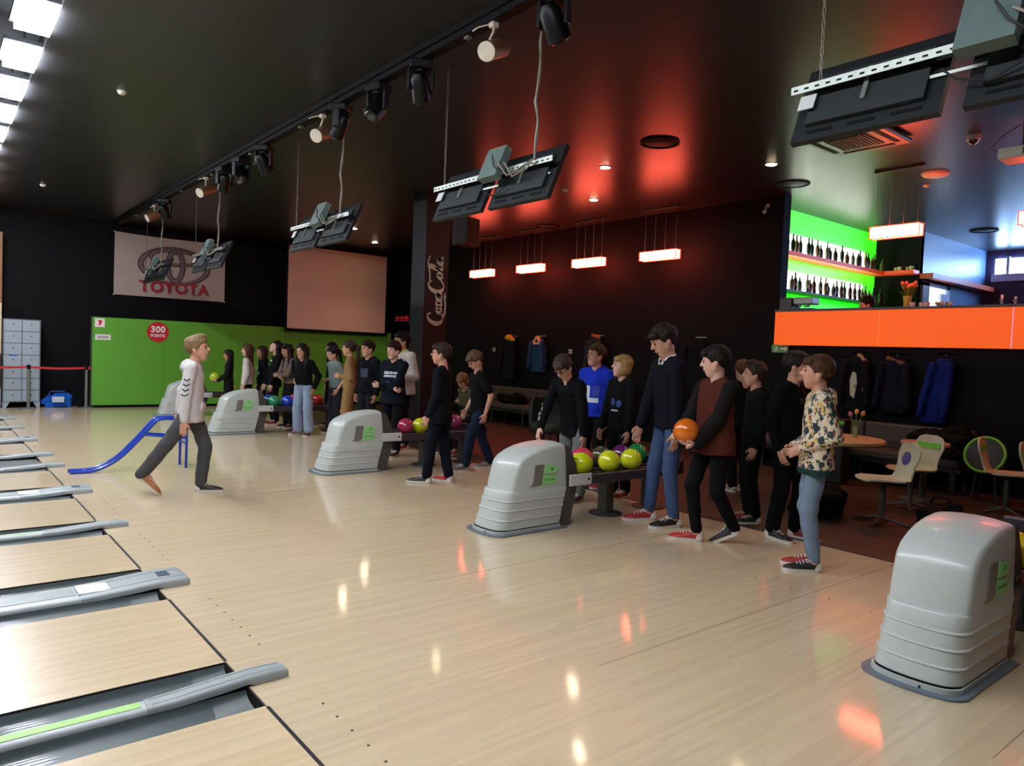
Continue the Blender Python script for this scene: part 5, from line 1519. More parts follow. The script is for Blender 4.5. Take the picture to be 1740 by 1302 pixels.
# ================================================================== benches, tables, chairs
M_VINYL = mat('bench_vinyl', '#4b3f38', 0.5, var=0.12)
M_VDARK = mat('bench_dark', '#1f1c1a', 0.5)
def bench(label, y0, y1, lime=False):
    t = thing('bench', label, 'bench', (9.0, (y0 + y1) / 2, 0))
    h = (y1 - y0) / 2
    n = max(2, round((y1 - y0) / 1.25))
    for k in range(n):
        a, b = -h + k * 2 * h / n, -h + (k + 1) * 2 * h / n
        MB().bbox(-0.2, 0.32, a + 0.005, b - 0.005, 0.34, 0.46, 0.03).build('seat_cushion', M_VINYL, t)
        MB().bbox(0.24, 0.36, a + 0.005, b - 0.005, 0.44, 0.80, 0.03).build('back_cushion', M_VINYL, t)
    MB().box(-0.16, 0.36, -h, h, 0.28, 0.34).build('seat_frame', M_VDARK, t)
    for k in range(n + 1):
        yy = -h + 0.1 + k * (2 * h - 0.2) / n
        for xx in (-0.1, 0.3):
            MB().box(xx - 0.025, xx + 0.025, yy - 0.03, yy + 0.03, 0, 0.28).build('leg', M_VDARK, t)
    return t
bench('long brown vinyl bench under the hanging coats near the column', 6.6, 11.2)
bench('brown vinyl bench under the orange bar', 0.4, 4.6)
M_TOP = mat('tabletop_birch', '#b89670', 0.4, var=0.1, scale=6, stretch=(1, 8, 1))
M_LIME = mat('lime_plastic', '#6fbf3a', 0.4)
def table(label, x, y, r, z=0.74):
    t = thing('round_table', label, 'table', (x, y, 0))
    tp_ = MB().lathe([(0.0, z - 0.05), (r - 0.02, z - 0.05), (r, z - 0.035), (r, z - 0.008), (r - 0.008, z), (0.0, z)], n=36).build('table_top', M_TOP, t, smooth=40)
    MB().cyl((0, 0, 0.03), 0.04, z - 0.06, 14).build('pillar', M_DARKGREY, t)
    MB().lathe([(0.0, 0), (0.25, 0), (0.25, 0.012), (0.06, 0.035), (0.0, 0.035)], n=24).build('foot', M_DARKGREY, t, smooth=40)
    return t
table('round birch table with tulips beside the boy in the patterned jacket', 6.98, 1.18, 0.62)
table('small round birch table half hidden behind the heaped black coats', 8.12, 0.55, 0.26, 0.70)
tulips('tulip_vase', 'small glass vase of two tulips on the round table', (7.3, 1.0, 0.74), 3, ['#e0a24a', '#b0788a', '#d89a50'], 0.27, 0.08, mat('vase_glass', '#8a9a6a', 0.2), 0.12, 0.035)
t = thing('menu_card', 'white paper menu lying on the round table', 'paper', (7.05, 1.35, 0.741), R_(20)); MB().box(-0.1, 0.1, -0.14, 0.14, 0, 0.002).build('sheet', M_STICK, t); MB().box(-0.08, 0.08, 0.07, 0.11, 0.002, 0.0028).build('heading', M_LIME, t)
M_SHELL = mat('chair_shell', '#c4bda0', 0.4, var=0.05)
def make_chair(lime):
    t = thing('shell_chair', 'x', 'chair', (0, 0, 0))
    # seat shell: a dished rounded disc running up into a rounded back, front is +x
    rings = []
    path = [(0.22, 0.43, 0.12), (0.2, 0.445, 0.17), (0.12, 0.452, 0.205), (0.0, 0.445, 0.215), (-0.12, 0.442, 0.2), (-0.18, 0.46, 0.17), (-0.205, 0.52, 0.15), (-0.225, 0.6, 0.16), (-0.245, 0.68, 0.185), (-0.258, 0.75, 0.178), (-0.265, 0.80, 0.145), (-0.268, 0.825, 0.075)]
    mb = MB()
    for i, (x, z, hw) in enumerate(path):
        a = path[max(i - 1, 0)]; b = path[min(i + 1, len(path) - 1)]
        tx, tz = b[0] - a[0], b[1] - a[1]; l_ = math.hypot(tx, tz); nx_, nz_ = tz / l_, -tx / l_
        if nz_ > 0 and i < 5: nx_, nz_ = -nx_, -nz_
        ring = []
        for k in range(10):
            s = -1 + 2 * k / 9
            up_ = 0.02 * s * s
            ring.append((x - nx_ * up_ * 0.6, s * hw, z - nz_ * up_ * 0.6))
        for k in range(10):
            s = 1 - 2 * k / 9
            up_ = 0.02 * s * s
            ring.append((x - nx_ * up_ * 0.6 + nx_ * 0.016, s * hw, z - nz_ * up_ * 0.6 + nz_ * 0.016))
        rings.append(ring)
    mb.loft(rings)
    sh_o = mb.build('seat_shell', M_SHELL, t, smooth=50)
    if lime:
        MB().add([(-0.262 + 0.018, s * 0.14, 0.74) for s in (-1, 1)] + [(-0.244 + 0.018, s * 0.15, 0.68) for s in (1, -1)] + [(-0.262 + 0.025, s * 0.14, 0.74) for s in (-1, 1)] + [(-0.244 + 0.025, s * 0.15, 0.68) for s in (1, -1)],
                 [(0, 1, 2, 3), (4, 7, 6, 5), (0, 4, 5, 1), (1, 5, 6, 2), (2, 6, 7, 3), (3, 7, 4, 0)]).build('back_pad', M_LIME, sh_o)
    else:
        MB().lathe([(0.0, 0.0), (0.07, 0.0), (0.07, 0.005), (0.0, 0.005)], (-0.222, 0, 0.66), 20, (1, 0, 0.25)).build('back_badge', mat('badge_blue', '#4a4c86', 0.5), sh_o)
    MB().cyl((0, 0, 0.04), 0.03, 0.4, 12).build('pedestal', M_DARKGREY, t)
    MB().cyl((0, 0, 0.41), 0.12, 0.025, 16).build('seat_plate', M_DARKGREY, t)
    for k in range(4):
        a = math.pi / 4 + k * math.pi / 2
        MB().tube([(0, 0, 0.06), (0.15 * math.cos(a), 0.15 * math.sin(a), 0.035), (0.27 * math.cos(a), 0.27 * math.sin(a), 0.012)], [0.02, 0.016, 0.012], 8).build('foot_arm', M_DARKGREY, t, smooth=60)
    return t
cA, cB = make_chair(False), make_chair(True)
for src, fresh, x, y, rz, lab in ((cA, 1, 6.35, 0.24, 142, 'beige shell chair with a blue badge on its back, at the tulip table'), (cB, 1, 7.45, 0.42, 160, 'beige shell chair with lime back pad between the tables'),
                                 (cB, 0, 8.16, -0.3, -82, 'beige shell chair with lime pad beyond the green hoop'), (cB, 0, 8.1, -0.72, -88, 'beige shell chair with lime pad nearest the lone ball return')):
    o = src if fresh else copy_tree(src)
    o.location = (x, y, 0); o.rotation_euler = (0, 0, R_(rz)); o['label'] = lab; o['group'] = 'shell chairs around the tables'
dv = thing('seat_divider', 'dark low divider with two lime green strips behind the tulip table', 'divider', (8.35, 1.92, 0))
MB().bbox(-0.1, 0.1, -0.32, 0.3, 0, 0.86, 0.02).build('panel', M_VDARK, dv)
for z_ in (0.565, 0.795):
    MB().box(-0.112, -0.098, -0.32, 0.3, z_, z_ + 0.045).build('lime_strip', M_LIME, dv)
hoop = thing('hoop_stool', 'dark round-backed chair with a lime green rim by the bench', 'chair', (8.62, 0.08, 0))
MB().tube([(0.28 * 0.25 * math.cos(a) , 0.21 * math.sin(a), 0.58 + 0.2 * math.cos(a)) for a in [2 * math.pi * k / 28 for k in range(28)]], 0.018, 8, closed=True).build('rim', M_LIME, hoop, smooth=60)
MB().lathe([(0.0, 0), (0.19, 0), (0.19, 0.012), (0.0, 0.012)], (0.005, 0, 0.58), 24, (-1, 0, 0.32)).build('backrest', M_VDARK, hoop)
MB().lathe([(0.0, 0.41), (0.2, 0.41), (0.2, 0.45), (0.0, 0.46)], (0.16, 0, 0), 24).build('seat', M_VDARK, hoop, smooth=40)
for k in range(4):
    a = math.pi / 4 + k * math.pi / 2
    MB().tube([(0.16 + 0.12 * math.cos(a), 0.12 * math.sin(a), 0.41), (0.16 + 0.19 * math.cos(a), 0.19 * math.sin(a), 0.0)], 0.012, 6).build('leg', M_VDARK, hoop)
MB().tube([(0.0, 0, 0.43), (-0.03, 0, 0.5)], 0.02, 6).build('back_post', M_VDARK, hoop)
def heap(name, label, cat, loc, rad, colr, seed, extra=None, vox=0.013):
    t = thing(name, label, cat, loc)
    def sd(p):
        rr = 0.06
        q = np.abs(p - np.array([0, 0, rad[2] * 0.72]) + 0.03 * np.sin(p[:, [1, 2, 0]] * 9 + seed)) - (np.array(rad) * np.array([0.9, 0.95, 0.85]) - rr)
        d = np.sqrt((np.maximum(q, 0) ** 2).sum(1)) + np.minimum(q.max(1), 0) - rr
        d = smin(d, d_ell(p, (rad[0] * .25, -rad[1] * .45, rad[2] * 1.5), (rad[0] * .6, rad[1] * .5, rad[2] * .6)), 0.05)
        d = smin(d, d_ell(p, (-rad[0] * .8, rad[1] * .1, rad[2] * .7), (rad[0] * .35, rad[1] * .6, rad[2] * .5)), 0.02)
        fold = np.abs(np.sin(p[:, 2] * 34 + 2.2 * np.sin(p[:, 1] * 13 + seed) + 1.4 * np.sin(p[:, 0] * 11)))
        return smax(d + 0.012 * fold + 0.016 * noise3(p, 19, seed) + 0.007 * noise3(p, 45, seed), -p[:, 2] + 0.002, 0.01)
    r = np.array(rad)
    link('bundle', np_mesh(name, *mesh_sdf(sd, -r * np.array([1.3, 1.3, 0.1]) - .03, r * np.array([1.3, 1.3, 2.5]) + .03, vox)), clothmat(colr), t)
    if extra: extra(t)
    return t
heap('coat_heap', 'heap of black coats piled on the bench under the bar', 'coat', (8.95, 0.68, 0.462), (0.22, 0.36, 0.2), '#0f0f11', 3)
def zips(t):
    MB().tube([(-0.2, 0.1, 0.12), (-0.22, 0.0, 0.15), (-0.21, -0.1, 0.12)], 0.006, 5).build('zip', M_STEEL, t)
    MB().tube([(0, 0.1, 0.26), (0, 0.06, 0.33), (0, -0.06, 0.33), (0, -0.1, 0.26)], 0.012, 6).build('strap', M_BLACK, t)
heap('backpack', 'black backpack slumped on the floor under the badge-backed chair', 'backpack', (6.05, 0.75, 0), (0.2, 0.24, 0.17), '#0d0d0f', 5, zips)
heap('backpack', 'black backpack leaning on the floor in front of the tulip table', 'backpack', (6.5, -0.25, 0), (0.18, 0.2, 0.15), '#121215', 8, zips)
heap('coat_heap', 'dark bags heaped on the bench near the column', 'bag', (8.95, 9.4, 0.462), (0.18, 0.4, 0.12), '#141416', 6)
# dark upholstered tub chair behind the reaching boy, seen against the far bench
tub = thing('tub_chair', 'dark green tub chair with a rounded back behind the reaching boy', 'chair', (6.75, 5.75, 0), R_(200))
M_TUB = mat('tub_green_black', '#232a22', 0.55)
rings = []
for z_, r_ in ((0.42, 0.30), (0.5, 0.31), (0.75, 0.30), (0.86, 0.27)):
    n = 13
    o_ = [(r_ * math.cos(R_(70 + 220 * k / (n - 1))), r_ * math.sin(R_(70 + 220 * k / (n - 1))), z_) for k in range(n)]
    i_ = [((r_ - 0.05) * math.cos(R_(70 + 220 * k / (n - 1))), (r_ - 0.05) * math.sin(R_(70 + 220 * k / (n - 1))), z_) for k in range(n - 1, -1, -1)]
    rings.append(o_ + i_)
MB().loft(rings).build('backrest', M_TUB, tub, smooth=40)
MB().lathe([(0.0, 0.3), (0.27, 0.3), (0.29, 0.34), (0.29, 0.42), (0.26, 0.46), (0.0, 0.47)], n=24).build('seat', M_TUB, tub, smooth=40)
for k in range(4):
    a = math.pi / 4 + k * math.pi / 2
    MB().tube([(0.18 * math.cos(a), 0.18 * math.sin(a), 0.3), (0.22 * math.cos(a), 0.22 * math.sin(a), 0)], 0.015, 6).build('leg', M_VDARK, tub)
# low stool block that the seated boy uses
st = thing('upholstered_stool', 'dark square stool under the seated boy', 'stool', (5.5, 6.2, 0))
MB().bbox(-0.22, 0.22, -0.22, 0.22, 0.28, 0.425, 0.03).build('seat', M_VINYL, st)
for sx_ in (-1, 1):
    for sy_ in (-1, 1):
        MB().box(sx_ * 0.18 - 0.02, sx_ * 0.18 + 0.02, sy_ * 0.18 - 0.02, sy_ * 0.18 + 0.02, 0, 0.28).build('leg', M_VDARK, st)

# ================================================================== far-left corner: lockers, bags, barrier, timber door, shelf
M_LOCK = mat('locker_grey', '#9aa7b0', 0.45, var=0.04)
lk = thing('locker_cabinet', 'tall pale grey locker cabinet with two columns of small doors', 'locker', (0.17, 15.42, 0))
MB().box(0, 0.66, 0, 0.42, 0.13, 1.88).build('body', mat('locker_gap', '#5b666e', 0.5), lk)
for s in (0, 1):
    MB().prism([(0, 0), (0.06, 0), (0.12, 0.13), (0, 0.13)], (0.66 * s, 0.0, 0), (1 - 2 * s, 0, 0), (0, 0, 1), (0, 0.42, 0)).build('leg', M_LOCK, lk)
for r in range(7):
    for c in range(2):
        x0, z0 = 0.015 + c * 0.32, 0.145 + r * 0.247
        d = MB().box(x0, x0 + 0.304, -0.012, 0, z0, z0 + 0.232).build('door', M_LOCK, lk)
        MB().cyl((x0 + 0.16, -0.012, z0 + 0.14), 0.014, 0.008, 10, (0, -1, 0)).build('lock', M_DARKGREY, d)
MB().box(0.1, 0.24, -0.016, -0.012, 1.1, 1.125).build('tape', mat('tape_blue', '#2a63c8', 0.4), lk)
t = thing('wire_frame', 'black bent tube frame standing on top of the lockers', 'frame', (0.34, 15.6, 1.88))
MB().tube([(-0.12, 0, 0), (-0.12, 0, 0.2), (-0.09, 0, 0.24), (0.09, 0, 0.24), (0.12, 0, 0.2), (0.12, 0, 0)], 0.012, 6).build('tube', M_BLACK, t)
MB().box(-0.14, 0.14, -0.05, 0.05, 0, 0.015).build('base', M_BLACK, t)
def duffel(t):
    MB().tube([(-0.2, -0.2, 0.25), (-0.15, -0.22, 0.36), (0.1, -0.22, 0.36), (0.15, -0.2, 0.25)], 0.012, 6).build('handle', mat('strap_blue', '#1d56a8', 0.6), t)
    MB().box(-0.12, 0.1, -0.222, -0.19, 0.12, 0.24).build('patch', mat('patch_white', '#c8cdd6', 0.6), t)
heap('duffel_bag', 'bright blue duffel bag on the floor beside the lockers', 'bag', (1.17, 15.6, 0), (0.29, 0.19, 0.16), '#1f5fc0', 4, duffel)
heap('shoulder_bag', 'small dark bag between the blue duffel and the barrier post', 'bag', (1.62, 15.62, 0), (0.09, 0.14, 0.14), '#17181c', 9)
def stanchion(label, x, y):
    t = thing('barrier_post', label, 'barrier post', (x, y, 0), 0, 'barrier posts')
    MB().lathe([(0.0, 0), (0.16, 0), (0.16, 0.012), (0.04, 0.035), (0.0, 0.035)], n=24).build('base', M_STEEL, t, smooth=40)
    MB().cyl((0, 0, 0.03), 0.03, 0.82, 14).build('post', M_STEEL, t, smooth=40)
    MB().lathe([(0.0, 0.84), (0.035, 0.84), (0.035, 0.92), (0.03, 0.93), (0.0, 0.93)], n=16).build('head', M_BLACK, t, smooth=40)
stanchion('chrome barrier post in front of the lockers', 0.6, 15.2); stanchion('chrome barrier post beside the green partition', 1.66, 15.2); stanchion('chrome barrier post beyond the timber door', -0.6, 15.2)
M_BELT = mat('belt_red', '#c4242c', 0.6)
t = thing('barrier_belt', 'red barrier belt stretched past the lockers to the partition', 'barrier belt', (-0.56, 15.2, 0.88))
for x0, x1 in ((0, 1.12), (1.2, 2.185)):
    n = 8; v, f = [], []
    for k in range(n + 1):
        u_ = k / n; zz = -0.02 * math.sin(math.pi * u_)
        for dy in (-0.002, 0.002):
            v += [(x0 + (x1 - x0) * u_, dy, zz - 0.022), (x0 + (x1 - x0) * u_, dy, zz + 0.022)]
    for k in range(n):
        a = 4 * k
        f += [(a, a + 4, a + 5, a + 1), (a + 2, a + 3, a + 7, a + 6), (a + 1, a + 5, a + 7, a + 3), (a, a + 2, a + 6, a + 4)]
    f += [(0, 1, 3, 2), (4 * n, 4 * n + 2, 4 * n + 3, 4 * n + 1)]
    MB().add(v, f).build('belt', M_BELT, t)
MB().box(2.252, 2.296, -0.01, 0.012, -0.035, 0.035).build('clip', M_BELT, t)
dr2 = struct('door_2', MB().box(-1.0, 0.155, 15.6, 15.68, 0, 3.68), mat('timber_door', '#8a5c30', 0.5, var=0.25, scale=4, stretch=(6, 1, 0.4)))
tag(dr2, 'tall timber door leaf beside the lockers', 'door')
MB().box(-0.95, 0.15, 15.585, 15.6, 1.15, 2.2).build('panel', mat('cream_panel', '#d9c6a4', 0.5), dr2)
MB().box(-0.95, 0.15, 15.585, 15.6, 0.45, 1.1).build('panel', mat('dark_timber', '#3a2418', 0.5), dr2)
MB().box(-0.95, 0.15, 15.585, 15.6, 0.03, 0.4).build('panel', M_LOCK, dr2)
sf_ = thing('wall_shelf', 'dark shelf holding red hats beside the projection screen', 'shelf', (W, 15.0, 2.32))
MB().box(-0.22, 0, -0.6, 0.5, 0, 0.03).build('board', M_VDARK, sf_)
for yy in (-0.5, 0.4):
    MB().prism([(0, 0), (-0.18, 0), (0, -0.16)], (0, yy, 0), (1, 0, 0), (0, 0, 1), (0, 0.02, 0)).build('bracket', M_VDARK, sf_)
HAT = MB().lathe([(0.0, 0), (0.1, 0), (0.1, 0.015), (0.075, 0.03), (0.07, 0.1), (0.045, 0.14), (0.0, 0.15)], n=16).mesh('hat', 40)
for k, (yy, sx_, cw_) in enumerate(((14.62, 1.0, 'nearest the column'), (14.85, 1.1, 'in the middle of the shelf'), (15.12, 1.0, 'nearest the projection screen'))):
    o = link('red_hat', HAT, mat('hat_red', '#d01f34', 0.6), None, 'bright red hat on the dark shelf, ' + cw_, 'hat', 'red hats on the shelf', None, (W - 0.11, yy, 2.35))
    MB().lathe([(0.0765, 0.03), (0.08, 0.03), (0.08, 0.05), (0.0765, 0.05)], n=16).build('band', M_BLACK, o)

# ================================================================== blue ball ramp on the approach
M_BLUE = mat('ramp_blue', '#173fae', 0.3, coat=0.3)
rp = thing('ball_ramp', 'blue tubular bowling ramp on the lane behind the walking boy', 'ball ramp', (0.75, 6.5, 0))
def spline(P, n=6):
    out = []
    for i in range(len(P) - 1):
        p0, p1, p2, p3 = [Vector(P[max(0, min(len(P) - 1, j))]) for j in (i - 1, i, i + 1, i + 2)]
        for k in range(n):
            u_ = k / n
            out.append(0.5 * (2 * p1 + (p2 - p0) * u_ + (2 * p0 - 5 * p1 + 4 * p2 - p3) * u_ ** 2 + (3 * p1 - p0 - 3 * p2 + p3) * u_ ** 3))
    return out + [Vector(P[-1])]
for s in (-1, 1):
    MB().tube(spline([(-0.6, s * 0.075, 0.02), (-0.35, s * 0.075, 0.03), (-0.12, s * 0.075, 0.14), (0.1, s * 0.075, 0.36), (0.26, s * 0.075, 0.55), (0.33, s * 0.075, 0.6), (0.5, s * 0.075, 0.61)]), 0.02, 10).build('rail', M_BLUE, rp, smooth=60)
    MB().tube([(0.17, s * 0.075, 0.42), (0.62, s * 0.13, 0.37)], 0.016, 8).build('brace', M_BLUE, rp, smooth=60)
    MB().tube(spline([(0.48, s * 0.075, 0.6), (0.6, s * 0.13, 0.58), (0.62, s * 0.14, 0.45), (0.62, s * 0.14, 0.0)]), 0.016, 8).build('leg', M_BLUE, rp, smooth=60)
for x_, z_ in ((-0.45, 0.025), (0.1, 0.34), (0.45, 0.59), (0.62, 0.3)):
    MB().tube([(x_, -0.14 if x_ > .6 else -0.075, z_), (x_, 0.14 if x_ > .6 else 0.075, z_)], 0.012, 8).build('cross_bar', M_BLUE, rp)
# ================================================================== the visitors
def hd(px, t):
    """heading that shows the figure turned t degrees from facing the camera (90: profile to the left of the picture)"""
    az = math.degrees(-YAW) + math.degrees(math.atan((px - 870) / F_PX))
    return 270 - az - t
def loc_of(x, y, face, P):
    a = R_(face); dx, dy = P[0] - x, P[1] - y
    return (dx * math.cos(a) + dy * math.sin(a), -dx * math.sin(a) + dy * math.cos(a), P[2])
M_TXT = mat('print_pale', '#c9cfd6', 0.7)
M_TXTB = mat('print_blue', '#3d6fae', 0.7)
M_DENIM = mat('denim_light', '#6d7f92', 0.85, var=0.22, scale=9, bump=0.15)
M_DENIMB = mat('denim_blue', '#33486c', 0.85, var=0.18, scale=9, bump=0.15)
M_DENIMP = mat('denim_pale', '#8797ad', 0.85, var=0.2, scale=9, bump=0.15)
def patterned():
    m = bpy.data.materials.new('leaf_pattern_cloth'); m.use_nodes = True
    nt = m.node_tree; N, L = nt.nodes.new, nt.links.new
    b = nt.nodes['Principled BSDF']; b.inputs['Roughness'].default_value = 0.8
    tc = N('ShaderNodeTexCoord')
    def vor(scale, thr, seed):
        mp = N('ShaderNodeMapping'); mp.inputs['Location'].default_value = (seed, seed * 2, seed * 3); mp.inputs['Scale'].default_value = (1, 1, 0.8); L(tc.outputs['Object'], mp.inputs['Vector'])
        nz = N('ShaderNodeTexNoise'); nz.inputs['Scale'].default_value = scale * 1.6; L(mp.outputs['Vector'], nz.inputs['Vector'])
        ad = N('ShaderNodeVectorMath'); ad.operation = 'MULTIPLY_ADD'; L(nz.outputs['Color'], ad.inputs[0]); ad.inputs[1].default_value = (0.05,) * 3; L(mp.outputs['Vector'], ad.inputs[2])
        v = N('ShaderNodeTexVoronoi'); v.inputs['Scale'].default_value = scale; v.feature = 'F1'; L(ad.outputs[0], v.inputs['Vector'])
        c = N('ShaderNodeMath'); c.operation = 'LESS_THAN'; c.inputs[1].default_value = thr; L(v.outputs['Distance'], c.inputs[0])
        return c.outputs[0]
    cur = None
    last = lin('#d3c2a2')
    for scale, thr, seed, c in ((13, 0.36, 0, '#c9a45e'), (15, 0.40, 3, '#1e2e3a'), (17, 0.25, 7, '#7a2f2c'), (26, 0.34, 5, '#2c3f38'), (30, 0.24, 11, '#e4d9c4')):
        mx = N('ShaderNodeMix'); mx.data_type = 'RGBA'
        L(vor(scale, thr, seed), mx.inputs['Factor'])
        if cur is None: mx.inputs['A'].default_value = last
        else: L(cur, mx.inputs['A'])
        mx.inputs['B'].default_value = lin(c)
        cur = mx.outputs['Result']
    L(cur, b.inputs['Base Color'])
    return m
BLK = '#1a1a1e'
VF, VB = 0.0095, 0.0125
RED, DRK, WHT = '#9c2a26', '#231f22', '#cfc7ba'

# boy walking back from the lanes
wx, wy, wf = 0.98, 4.78, -26
pw = person('boy in a pale grey hoodie and dark grey trousers walking away from the lanes', wx, wy, wf, 1.62, lean=2, hipz=0.835, feet=((0.12, 0.08, 0, 0, 0), (-0.42, -0.08, 0.11, 0, 42)),
            hands=((-0.16, 0.23, 0.80), (-0.02, -0.24, 0.74)), head=(-8, 6), hair=('quiff', '#7a6244'), skin='fair', top=dict(kind='hoodie', color='#c4c0bd', hem=-0.06, fat=1.08, prints=[patch(.008, .15, M_LACE, s_ * 0.016, 0.215, 'drawstring', 1, 12) for s_ in (-1, 1)]), bottom=dict(kind='straight', color='#4b4b4e'), shoes=('#2a2426', '#a8683f', '#d8d0c4'), vox=VF)
hood_o = [c for c in pw.children if c.name.startswith('hoodie')][0]
from mathutils.bvhtree import BVHTree
def snap(P, o, off):
    """points moved onto the surface of a garment"""
    t_ = BVHTree.FromPolygons([v.co[:] for v in o.data.vertices], [p.vertices[:] for p in o.data.polygons])
    out = []
    for q in P:
        lc, nr_, _, _ = t_.find_nearest(Vector(q)); out.append(lc + nr_ * off)
    return out
for k in range(4):          # dark chevrons down the sleeve
    zz = 1.165 - k * 0.05
    MB().tube(snap([(0.035 - k * 0.004, -0.25, zz + 0.02), (0.017 - k * 0.004, -0.27, zz + 0.008), (0.0 - k * 0.004, -0.27, zz), (-0.025 - k * 0.004, -0.27, zz + 0.01), (-0.05 - k * 0.004, -0.26, zz + 0.02)], hood_o, 0.001), 0.0065, 5).build('sleeve_mark', mat('print_black', '#232225', 0.7), hood_o)

# far group by the green partition
f = hd(385, 88)
person('long-haired girl in a long dark coat holding a yellow green ball', 3.82, 12.42, f, 1.40, hold=((0.27, 0, 0.83), 0.108, ((-0.35, 0.8, -0.45), (-0.35, -0.8, -0.45))), hair=('long', '#1d1613'), skin='tan', top=dict(kind='jacket', color='#221d20', hem=-0.22), bottom=dict(color='#15151a'), vox=VB, head=(0, -5))
a = R_(f); ball((3.82 + 0.27 * math.cos(a) , 12.42 + 0.27 * math.sin(a), 0.83), '#a9bf2a', 'yellow green bowling ball in the hands of the girl in the long coat')
person('girl with brown hair in a white sweater by the green partition', 3.84, 11.35, hd(424, 105), 1.53, hair=('long', '#4a2a1c'), skin='pale', top=dict(kind='sweater', color='#c9bdb4', hem=-0.03, fat=1.1), bottom=dict(kind='slim', color='#17151a'), vox=VB, head=(8, 0))
person('dark-haired girl in a black top with white print beside the white sweater', 4.2, 11.55, hd(447, 75), 1.5, hair=('long', '#2b1613'), skin='tan', top=dict(kind='hoodie', color='#15181d', prints=[patch(.05, .1, M_TXT, -0.02, 0.2), patch(.03, .06, M_TXT, 0.03, .12)]), bottom=dict(color='#121216'), vox=VB)
person('girl in a black jacket with long black hair tipping her head back', 4.2, 10.88, hd(472, 78), 1.62, lean=-3, hair=('longwavy', '#100d0d'), skin='pale', top=dict(kind='hoodie', color='#101114', hem=-0.08, fat=1.1, prints=[patch(.09, .035, M_TXT, 0.01, 0.24), patch(.05, .02, M_TXTB, 0.01, .2)]), bottom=dict(color='#0f0f12'), hands=((0.1, 0.2, 0.78), (0.16, -0.16, 0.74)), head=(0, 28), vox=VB)
person('girl with long black hair folding her arms over a grey brown top', 4.28, 10.30, hd(494, 60), 1.57, lean=6, hair=('longwavy', '#120d0d'), skin='tan', top=dict(kind='sweater', color='#6d5a50', hem=0.0), bottom=dict(kind='wide', color='#1c1519'), hands=((0.22, -0.08, 0.98), (0.24, 0.06, 0.94)), elbow=((-.1, 1, -.6), (-.1, -1, -.6)), head=(0, -14), vox=VB)
person('girl in a black top and wide pale blue jeans at the far rack', 4.02, 9.08, hd(518, 28), 1.58, lean=7, hair=('longwavy', '#17100e'), skin='fair', top=dict(kind='sweater', color='#101114', hem=0.03), bottom=dict(kind='wide', mat=M_DENIMP), hands=((0.05, 0.22, 0.82), (0.12, -0.12, 0.95)), feet=((0.05, 0.14, 0, 10), (-0.02, -0.12, 0, -12)), head=(-8, -8), vox=0.0105, shoes=('#3a2f30', '#8c5a50', WHT))
person('dark-haired girl in black standing behind the beige jumpsuit', 5.14, 10.35, hd(564, 72), 1.63, hair=('long', '#140f0f'), skin='fair', top=dict(kind='sweater', color='#121215'), bottom=dict(color='#131116'), vox=VB)
person('dark-haired girl in a grey green t-shirt leaning beside the beige jumpsuit', 4.66, 9.15, hd(578, 60), 1.55, lean=6, hair=('pony', '#1c1413'), skin='pale', top=dict(kind='tee', sleeve=-1, color='#74847e', hem=0.0), bottom=dict(color='#2c2c34'), hands=((0.08, 0.2, 0.8), (0.16, -0.1, 0.95)), head=(0, -12), vox=VB)
person('girl with a ponytail in a beige brown jumpsuit', 4.5, 8.3, hd(600, 98), 1.66, hair=('pony', '#3a2a22'), skin='fair', top=dict(kind='suit', color='#94734a', hem=-0.01, fat=0.95), bottom=dict(kind='wide', color='#94734a'), hands=((0.17, 0.02, 1.06), (0.0, -0.22, 0.80)), vox=0.0105, shoes=('#5a2a26', '#241f20', WHT))
person('boy in a black hoodie with a dark blue print, next to the jumpsuit', 4.42, 7.5, hd(628, 42), 1.67, hair=('short', '#20160f'), skin='fair', top=dict(kind='hoodie', color='#111317', prints=[patch(.15, .14, mat('print_slate', '#1f3346', 0.7), 0, 0.17)]), bottom=dict(color='#23282c'), vox=0.0105, head=(-12, 0))
def marks(n, w_, h_, c0, m):
    r = random.Random(n)
    out = []
    for row in range(2):
        x = -w_ / 2
        while x < w_ / 2:
            bw_ = r.uniform(0.012, 0.026); out.append(patch(bw_, h_ * r.uniform(.7, 1), m, (x + bw_ / 2) / 1.66, c0 - row * (h_ + 0.008) / 1.66, nx=2, ny=2)); x += bw_ + 0.007
    return out
person('boy in a navy hoodie with white lettering, arms folded', 4.2, 6.3, hd(663, 32), 1.66, hair=('short', '#2a1a12'), skin='pale', build=1.04, top=dict(kind='hoodie', color='#141b2c', hem=-0.07, fat=1.08, prints=marks(5, .2, .04, 0.205, M_TXT) + [patch(.06, .006, M_TXTB, 0, .125)]), bottom=dict(color='#14161c'),
       hands=((0.17, -0.12, 1.03), (0.18, 0.12, 0.985)), elbow=((-.1, 1, -.8), (-.1, -1, -.8)), curl=(1.3, 1.3), head=(-14, -2), vox=VF, feet=((0.05, .1, 0, 10), (-.02, -.1, 0, -10)), shoes=(DRK, RED, '#d8d4cc'))
person('tall boy in a white sweater and glasses behind the navy hoodie', 4.66, 6.85, hd(690, 48), 1.82, hair=('short', '#171210'), skin='tan', build=1.1, glasses=True, top=dict(kind='sweater', color='#bdb1aa', hem=-0.05, fat=1.2, collar='#a8c832'), bottom=dict(color='#15161b'), vox=VF, head=(-14, 0), hands=((0.22, 0.16, 1.08), (0.05, -0.27, 0.92)))
